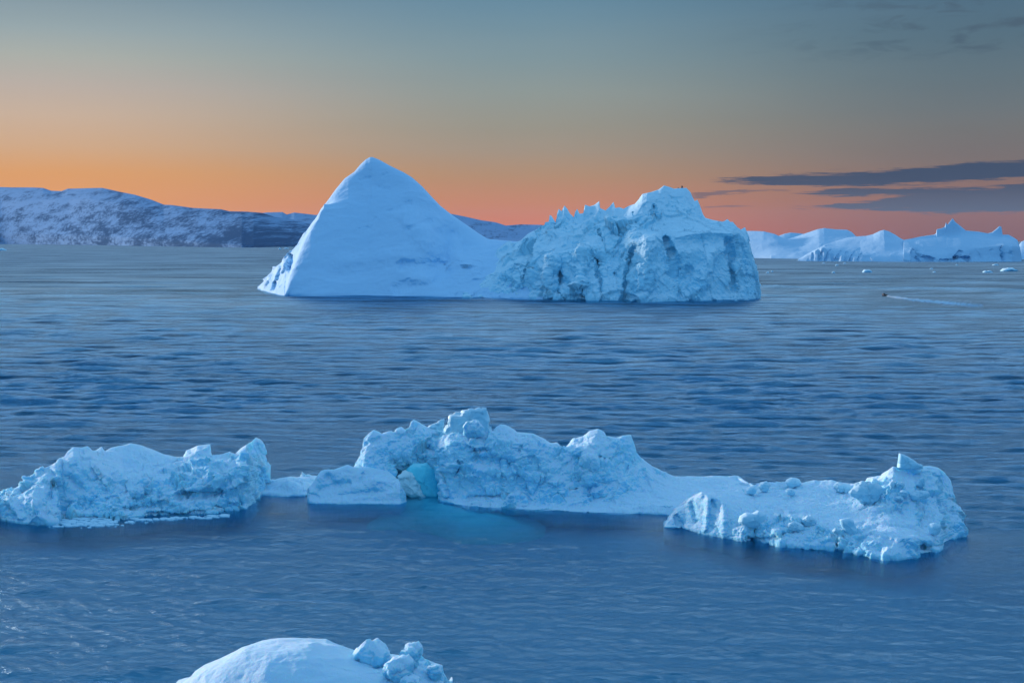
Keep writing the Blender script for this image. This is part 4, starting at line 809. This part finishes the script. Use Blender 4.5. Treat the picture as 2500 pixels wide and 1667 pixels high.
boulder(oval(2134, 1176, 9, 8), 2134, 1182, .35, 'small ice lump perched on the upper edge of the large streaked boulder', .6)

dome_layers = [('fbm', 4.0, .35, 71, None, 'all'), ('ridge', 2.2, .07, 72, (2.6, 1, 1), 'all'), ('facet', 1.1, .30, 53, None, 'r', .4), ('lumps', .8, .34, 54, None, 'r2', .2), ('lumps', .33, .12, 55, None, 'r2'), ('fine', .3, .012, 57, None, 'all')]
WL_B = [(428, 1720), (500, 1765), (650, 1795), (850, 1805), (1000, 1790), (1080, 1760), (1106, 1700)]
bb = empty('iceberg', (-18, 95, 0), 'smooth iceberg dome cut off by the bottom edge, lumpy on its right shoulder', 'iceberg', 'icebergs drifting in the near water')
loft('ice_body', WL_B,
     [[(428, 1712, .5, .1), (600, 1745, .6, .1), (850, 1760, .6, .1), (1000, 1750, .6, .4), (1106, 1690, .5, .3)],
      [(428, 1706, 1, .1), (600, 1690, 2, .08), (750, 1680, 2, .08), (850, 1685, 2, .08), (950, 1690, 2, .5), (1040, 1690, 1.6, .8), (1106, 1685, 1, .4)],
      [(428, 1702, 1.5, .1), (500, 1650, 3.5, .08), (600, 1620, 4, .05), (680, 1612, 4.4, .05), (750, 1612, 4.4, .05), (850, 1630, 4.4, .05), (920, 1645, 4, .3), (960, 1645, 4, .9), (1040, 1650, 3.4, 1), (1090, 1665, 2.6, .9), (1106, 1682, 2, .4)],
      [(428, 1698, 2, .1), (470, 1652, 4, .08), (500, 1632, 5, .05), (600, 1590, 6, .05), (680, 1575, 6.8, .03), (760, 1575, 6.8, .03), (800, 1590, 6.6, .03), (870, 1610, 6.2, .1), (920, 1622, 6, .6), (1000, 1622, 5.4, .9), (1050, 1632, 4.8, .9), (1085, 1655, 3.4, .7), (1106, 1680, 2.4, .4)],
      [(428, 1696, 2.4, .1), (440, 1672, 4, .1), (466, 1654, 5, .1), (478, 1638, 6, .1), (500, 1622, 7, .08), (540, 1607, 8, .05), (585, 1586, 9, .05), (608, 1575, 9.4, .05), (640, 1563, 10, .05), (680, 1557, 10, .03), (720, 1556, 10, .03), (797, 1558, 10, .03), (820, 1569, 9.6, .05), (848, 1580, 9.4, .05), (870, 1588, 9, .2),
       (900, 1592, 8.4, .4), (960, 1597, 8, .5), (1000, 1604, 7.4, .5), (1045, 1610, 6.4, .5), (1072, 1622, 5.4, .5), (1082, 1640, 4.4, .5), (1095, 1662, 3.6, .4), (1106, 1678, 2.8, .4)]],
     M_near, dome_layers, bb, back=5, foot=-2.6, footz=2, q=0.5, key='B', smooth_line=0.7, ridge_keep=0.4,
     strokes=[(770, 1578, 850, 1600, 16, .5, 1.2), (790, 1608, 870, 1635, 10, -.25, 1.0), (1000, 1590, 1060, 1640, 30, .1, 1.0, .3)])
piece('ice_lump', [(868, 1590), (880, 1584), (888, 1574), (902, 1566), (922, 1564), (940, 1572), (955, 1586), (962, 1604), (948, 1620), (915, 1626), (885, 1615)], 'B', 920, 1615, 1.0, M_near, bb, dd=.4, r=.2)
piece('ice_lump', [(975, 1612), (978, 1592), (988, 1577), (996, 1572), (1015, 1573), (1028, 1580), (1030, 1594), (1022, 1612), (1024, 1626), (1000, 1632)], 'B', 1000, 1622, .8, M_near, bb, dd=.3, r=.2)
piece('ice_lump', [(940, 1634), (945, 1618), (958, 1608), (985, 1606), (1004, 1616), (1004, 1640), (990, 1660), (966, 1664), (948, 1652)], 'B', 972, 1650, .9, M_near, bb, dd=.2, r=.2)
piece('ice_lump', oval(1062, 1640, 18, 18), 'B', 1062, 1650, .6, M_near, bb, dd=.2, r=.3)
piece('ice_lump', oval(1000, 1668, 24, 16), 'B', 1000, 1676, .6, M_near, bb, dd=.2, r=.3)

# ------------------------------------------------------------------ growlers
GR = [(2117, 661, 26, 9, 'chunky white growler with a knobbly top below the ribbed far cliff'), (2463, 658, 46, 9, 'largest white growler, low and long, near the right edge'), (2411, 663, 26, 5, 'flat white growler left of the largest one at the right edge'),
      (2430, 646, 17, 3.5, 'thin pale growler close under the notched far cliffs'), (2274, 655, 9, 3, 'tiny growler in the open water below the ragged spire, upper of two'), (2281, 664, 8, 2.5, 'tiny growler in the open water below the ragged spire, lower of two'),
      (2336, 646, 6, 2.5, 'speck of white ice close under the berg with the ragged spire'), (2035, 664, 9, 5, 'small pointed growler left of the knobbly one'), (2043, 647, 9, 3.5, 'small flat growler under the ribbed far cliff, upper left of the knobbly one'),
      (2062, 642, 8, 2.5, 'speck of white ice right at the foot of the ribbed far cliff'), (2011, 642, 8, 2, 'faint sliver of ice left of the ribbed cliff foot'), (1874, 665, 9, 2.5, 'thin white growler right of the jagged block, left of a pair'),
      (1885, 662, 6, 2.5, 'tiny white growler right of the jagged block, right of a pair'), (5, 609, 22, 6, 'pale growler at the far left edge below the dark coast'), (683, 607, 7, 5, 'tiny bright growler off the coast beside the sunlit flank of the great iceberg'), (699, 606, 14, 3, 'flat bluish growler between the coast and the sunlit flank'),
      (1822, 731, 13, 4, 'small white growler at the right foot of the jagged block'), (1797, 733, 8, 2.5, 'sliver of ice at the foot of the jagged block, left of a small white growler')]
for i, (x, y, wd, hh_, lab) in enumerate(GR):
    D = float(sea_d(x, y + hh_ * .45)); s = D / F
    rg = random.Random(i)
    poly = [(x - wd / 2, y + hh_ / 2 + 1), (x - wd * .42, y + hh_ * .1)]
    nn = 3 + int(wd / 6)
    for k in range(nn):
        fx = (k + .5) / nn; env = math.sin(math.pi * (0.15 + 0.7 * fx)) 
        poly.append((x - wd * .4 + wd * .8 * fx, y + hh_ / 2 - hh_ * env * rg.uniform(.65, 1.15)))
    poly += [(x + wd * .45, y + hh_ * .2), (x + wd / 2, y + hh_ / 2 + 1)]
    o = blob('growler', poly, D, max(wd * s * .35, .6), M_block, None, [('facet', max(wd * s * .25, .4), wd * s * .03, i, None, 'all'), ('fbm', wd * s * .3, wd * s * .03, i + 40, None, 'all')], .6, 40, .3)
    tag(o, lab, 'growler', 'small growlers on the open water')
# brash at the foot of the left berg
rg = random.Random(11)
Vs, Qs = [], []; off = 0
for i in range(420):
    u = rg.random()
    if u < .7: x = rg.gauss(215, 50); y = rg.gauss(1274, 5)
    else: x = rg.uniform(330, 560); y = np.interp(x, [330, 560], [1268, 1256]) + abs(rg.gauss(0, 3))
    D = float(sea_d(x, y)); c = at(x, y, D); c = np.array([c[0], c[1], 0.0])
    r0 = 0.06 + 0.28 * rg.random() ** 3
    nseg = 8
    ring = []
    for k in range(nseg):
        a = 2 * math.pi * k / nseg; q_ = r0 * rg.uniform(.7, 1.3)
        ring.append((c[0] + q_ * math.cos(a) * 1.5, c[1] + q_ * math.sin(a)))
    zt = 0.03 + r0 * .25
    for z, sc_ in ((-.1, 1.0), (zt * .7, .95), (zt, .6), (zt, .01)):
        for (a, b_) in ring: Vs.append((c[0] + (a - c[0]) * sc_, c[1] + (b_ - c[1]) * sc_, z))
    for rr_ in range(3):
        for k in range(nseg):
            a = off + rr_ * nseg + k; b_ = off + rr_ * nseg + (k + 1) % nseg
            Qs.append((a, b_, b_ + nseg, a + nseg))
    off += 4 * nseg
o = mesh_obj('brash_ice', np.array(Vs), np.array(Qs), M_block, None, {'rough': np.full(len(Vs), .2)})
tag(o, 'scatter of small broken ice bits floating along the foot of the left iceberg', 'brash ice', kind='stuff')
for wl in CALMSRC:
    xs = np.arange(wl[0][0], wl[-1][0], 18.0); ys = np.interp(xs, [p[0] for p in wl], [p[1] for p in wl])
    d = sea_d(xs, ys); p = at(xs, ys, d); CALM += [(float(a[0]), float(a[1])) for a in p]
# wake of the small boat: foam flecks on the water
rg = random.Random(5); Vs, Qs, off = [], [], 0
for i in range(1300):
    u = rg.random() ** 1.25
    px_ = 2168 + 232 * u; cy_ = 723 + 27 * (u ** 0.9)
    py_ = cy_ + rg.gauss(0, 0.6 + 1.9 * u) - 0.4 + 1.2 * math.sin(u * 5)
    D = float(sea_d(px_, py_)); c = at(px_, py_, D)
    r0 = rg.uniform(.1, .6) * (1 - .93 * u ** 2)
    n0 = off
    for z, sc_ in ((-.05, 1.0), (.16, .75)):
        for k in range(6):
            a = 2 * math.pi * k / 6 + i
            Vs.append((c[0] + r0 * sc_ * 1.8 * math.cos(a), c[1] + r0 * sc_ * math.sin(a) * 1.4, z + .12))
    for k in range(6): Qs.append((n0 + k, n0 + (k + 1) % 6, n0 + 6 + (k + 1) % 6, n0 + 6 + k))
    Qs.append((n0 + 6, n0 + 7, n0 + 8, n0 + 9)); Qs.append((n0 + 6, n0 + 9, n0 + 10, n0 + 11)); off += 12
m = bpy.data.materials.new('foam'); m.use_nodes = True; m.node_tree.nodes['Principled BSDF'].inputs['Base Color'].default_value = (.6, .72, .82, 1)
m.node_tree.nodes['Principled BSDF'].inputs['Roughness'].default_value = .8
tag(mesh_obj('wake', np.array(Vs), np.array(Qs), m), 'thin pale trail of foam left on the water behind the small boat', 'wake', kind='stuff')
def plain(name, c, r=.5):
    m = bpy.data.materials.new(name); m.use_nodes = True; p = m.node_tree.nodes['Principled BSDF']
    nz = m.node_tree.nodes.new('ShaderNodeTexNoise'); nz.inputs['Scale'].default_value = 6
    mx_ = m.node_tree.nodes.new('ShaderNodeMix'); mx_.data_type = 'RGBA'; mx_.inputs[6].default_value = c; mx_.inputs[7].default_value = tuple(v * .75 for v in c[:3]) + (1,)
    m.node_tree.links.new(nz.outputs[0], mx_.inputs[0]); m.node_tree.links.new(mx_.outputs[2], p.inputs['Base Color']); p.inputs['Roughness'].default_value = r
    return m
bp = at(2159, 722.5, float(sea_d(2159, 722.5)))
bp[2] = .05
bt = empty('motorboat', (float(bp[0]), float(bp[1]), 0), 'tiny dark motorboat heading away left at the tip of its pale wake', 'boat')
hd = math.atan2(at(2400, 750, float(sea_d(2400, 750)))[1] - bp[1], at(2400, 750, float(sea_d(2400, 750)))[0] - bp[0])
def bvert(x, y, z):   # x forward
    c_, s_ = math.cos(hd + math.pi), math.sin(hd + math.pi)
    return (bp[0] + x * c_ - y * s_, bp[1] + x * s_ + y * c_, z + bp[2])
st = np.linspace(-2.6, 2.8, 24); V = []
for x in st:
    k = (x + 2.6) / 5.4; wv = 1.05 * (1 - max(0, k - .45) ** 2 / .3025 * .97); sh = .75 + .35 * k ** 2
    for (yy_, zz) in ((-wv, sh), (-wv * .95, .3), (-wv * .55, -.2), (0, -.35 + .3 * k ** 4), (wv * .55, -.2), (wv * .95, .3), (wv, sh), (wv * .86, sh - .02), (wv * .8, .25), (-wv * .8, .25), (-wv * .86, sh - .02), (-wv, sh)): V.append(bvert(x, yy_, zz))
mesh_obj('hull', np.array(V), grid_quads(24, 12), plain('boat_hull', (.008, .02, .04, 1)), bt)
def bbox_(x0, x1, y0, y1, z0, z1, tp=.8):
    V = [bvert(x, y, z0) for x, y in ((x0, y0), (x1, y0), (x1, y1), (x0, y1))]; cx_, cy_ = (x0 + x1) / 2, (y0 + y1) / 2
    V += [bvert(cx_ + (x - cx_) * tp, cy_ + (y - cy_) * tp, z1) for x, y in ((x0, y0), (x1, y0), (x1, y1), (x0, y1))]
    return np.array(V), np.array([(0, 3, 2, 1), (4, 5, 6, 7), (0, 1, 5, 4), (1, 2, 6, 5), (2, 3, 7, 6), (3, 0, 4, 7)])
mesh_obj('cabin', *bbox_(-.2, 1.4, -.7, .7, .4, 1.35), plain('boat_cabin', (.015, .03, .05, 1)), bt, smooth=False)
mesh_obj('windscreen', *bbox_(1.28, 1.42, -.6, .6, .8, 1.2), plain('boat_glass', (.02, .03, .05, 1), .1), bt, smooth=False)
mesh_obj('outboard_motor', *bbox_(-3.0, -2.6, -.2, .2, .1, 1.1), plain('boat_motor', (.02, .02, .03, 1)), bt, smooth=False)
# two seabirds on the highest crag
M_bird = plain('feathers', (.05, .05, .06, 1), .7)
for (px_, py_, hh_, lab) in ((1664.5, 459, 1.5, 'larger dark seabird perched on the topmost crag of the jagged ice block'), (1655.5, 460, .8, 'smaller dark seabird perched just left of the larger one on the topmost crag')):
    D = float(sea_d(1650, 735)) + 52
    c = at(px_, py_, D)
    n_, m_ = 16, 14; ph = np.linspace(0, math.pi, m_); th = np.linspace(0, 2 * math.pi, n_)
    prof = np.interp(ph, [0, .5, 1.1, 1.5, 2.0, 2.6, 3.1416], [0, .30, .34, .22, .20, .16, 0])
    zz = np.interp(ph, [0, .5, 1.1, 1.5, 2.0, 2.6, 3.1416], [0, .12, .45, .66, .78, .93, 1.0])
    V = np.stack([c[0] + hh_ * (prof[:, None] * np.cos(th) + .10 * np.sin(zz * 3)[:, None]), c[1] + hh_ * prof[:, None] * .7 * np.sin(th), c[2] - .3 + hh_ * zz[:, None] + 0 * th], -1)
    bk = np.array([[(c[0] + hh_ * (.1 + a), c[1] + hh_ * b_, c[2] - .3 + hh_ * z) for b_, z in ((-.05, .84), (.05, .84), (.05, .78), (-.05, .78), (-.05, .84))] if a < .3 else [(c[0] + hh_ * (.1 + a), c[1], c[2] - .3 + hh_ * .78)] * 5 for a in (.08, .18, .32)])
    b_o = mesh_obj('seabird', np.concatenate([V.reshape(-1, 3), bk.reshape(-1, 3)]), np.concatenate([grid_quads(m_, n_), grid_quads(3, 5) + m_ * n_]), M_bird)
    tag(b_o, lab, 'bird', 'seabirds on the great iceberg')
m = bpy.data.materials.new('water_body_sheet'); m.use_nodes = True; t = NT(m.node_tree); t.n.clear()
df = t.new('ShaderNodeBsdfDiffuse'); nz = t.noise(t.new('ShaderNodeNewGeometry').outputs['Position'], .02, 3)
t.put(df.inputs[0], t.mix(nz, (0.42, 0.70, 0.86, 1), (0.50, 0.76, 0.92, 1)))
oo = t.new('ShaderNodeOutputMaterial'); t.l.new(df.outputs[0], oo.inputs[0])
_rr = np.geomspace(1, 23500, 40); _an = np.radians(np.linspace(-180, 180, 73)); _R, _A = np.meshgrid(_rr, _an, indexing='ij')
_o = mesh_obj('water', np.stack([_R * np.sin(_A), _R * np.cos(_A), _R * 0 - 2.6], -1).reshape(-1, 3), grid_quads(40, 73), m); tag(_o, kind='structure')  # added sheet under the sea surface, stands in for light the water scatters
build_o = build_sea(); tag(build_o, kind='structure')

# ------------------------------------------------------------------ air
bx = [-25000, 25000]; V = [(x, y, z) for x in bx for y in bx for z in (-6.0, 520.0)]
Q = [(0, 1, 3, 2), (4, 6, 7, 5), (0, 4, 5, 1), (2, 3, 7, 6), (0, 2, 6, 4), (1, 5, 7, 3)]
m = bpy.data.materials.new('air'); m.use_nodes = True; t = NT(m.node_tree); t.n.clear()
v = t.new('ShaderNodeVolumePrincipled'); v.inputs['Color'].default_value = (0.50, 0.74, 0.98, 1); v.inputs['Density'].default_value = HAZE
o_ = t.new('ShaderNodeOutputMaterial'); t.l.new(v.outputs[0], o_.inputs['Volume'])
hz = mesh_obj('haze', np.array(V), np.array(Q), m, None, None, False); tag(hz, kind='stuff')
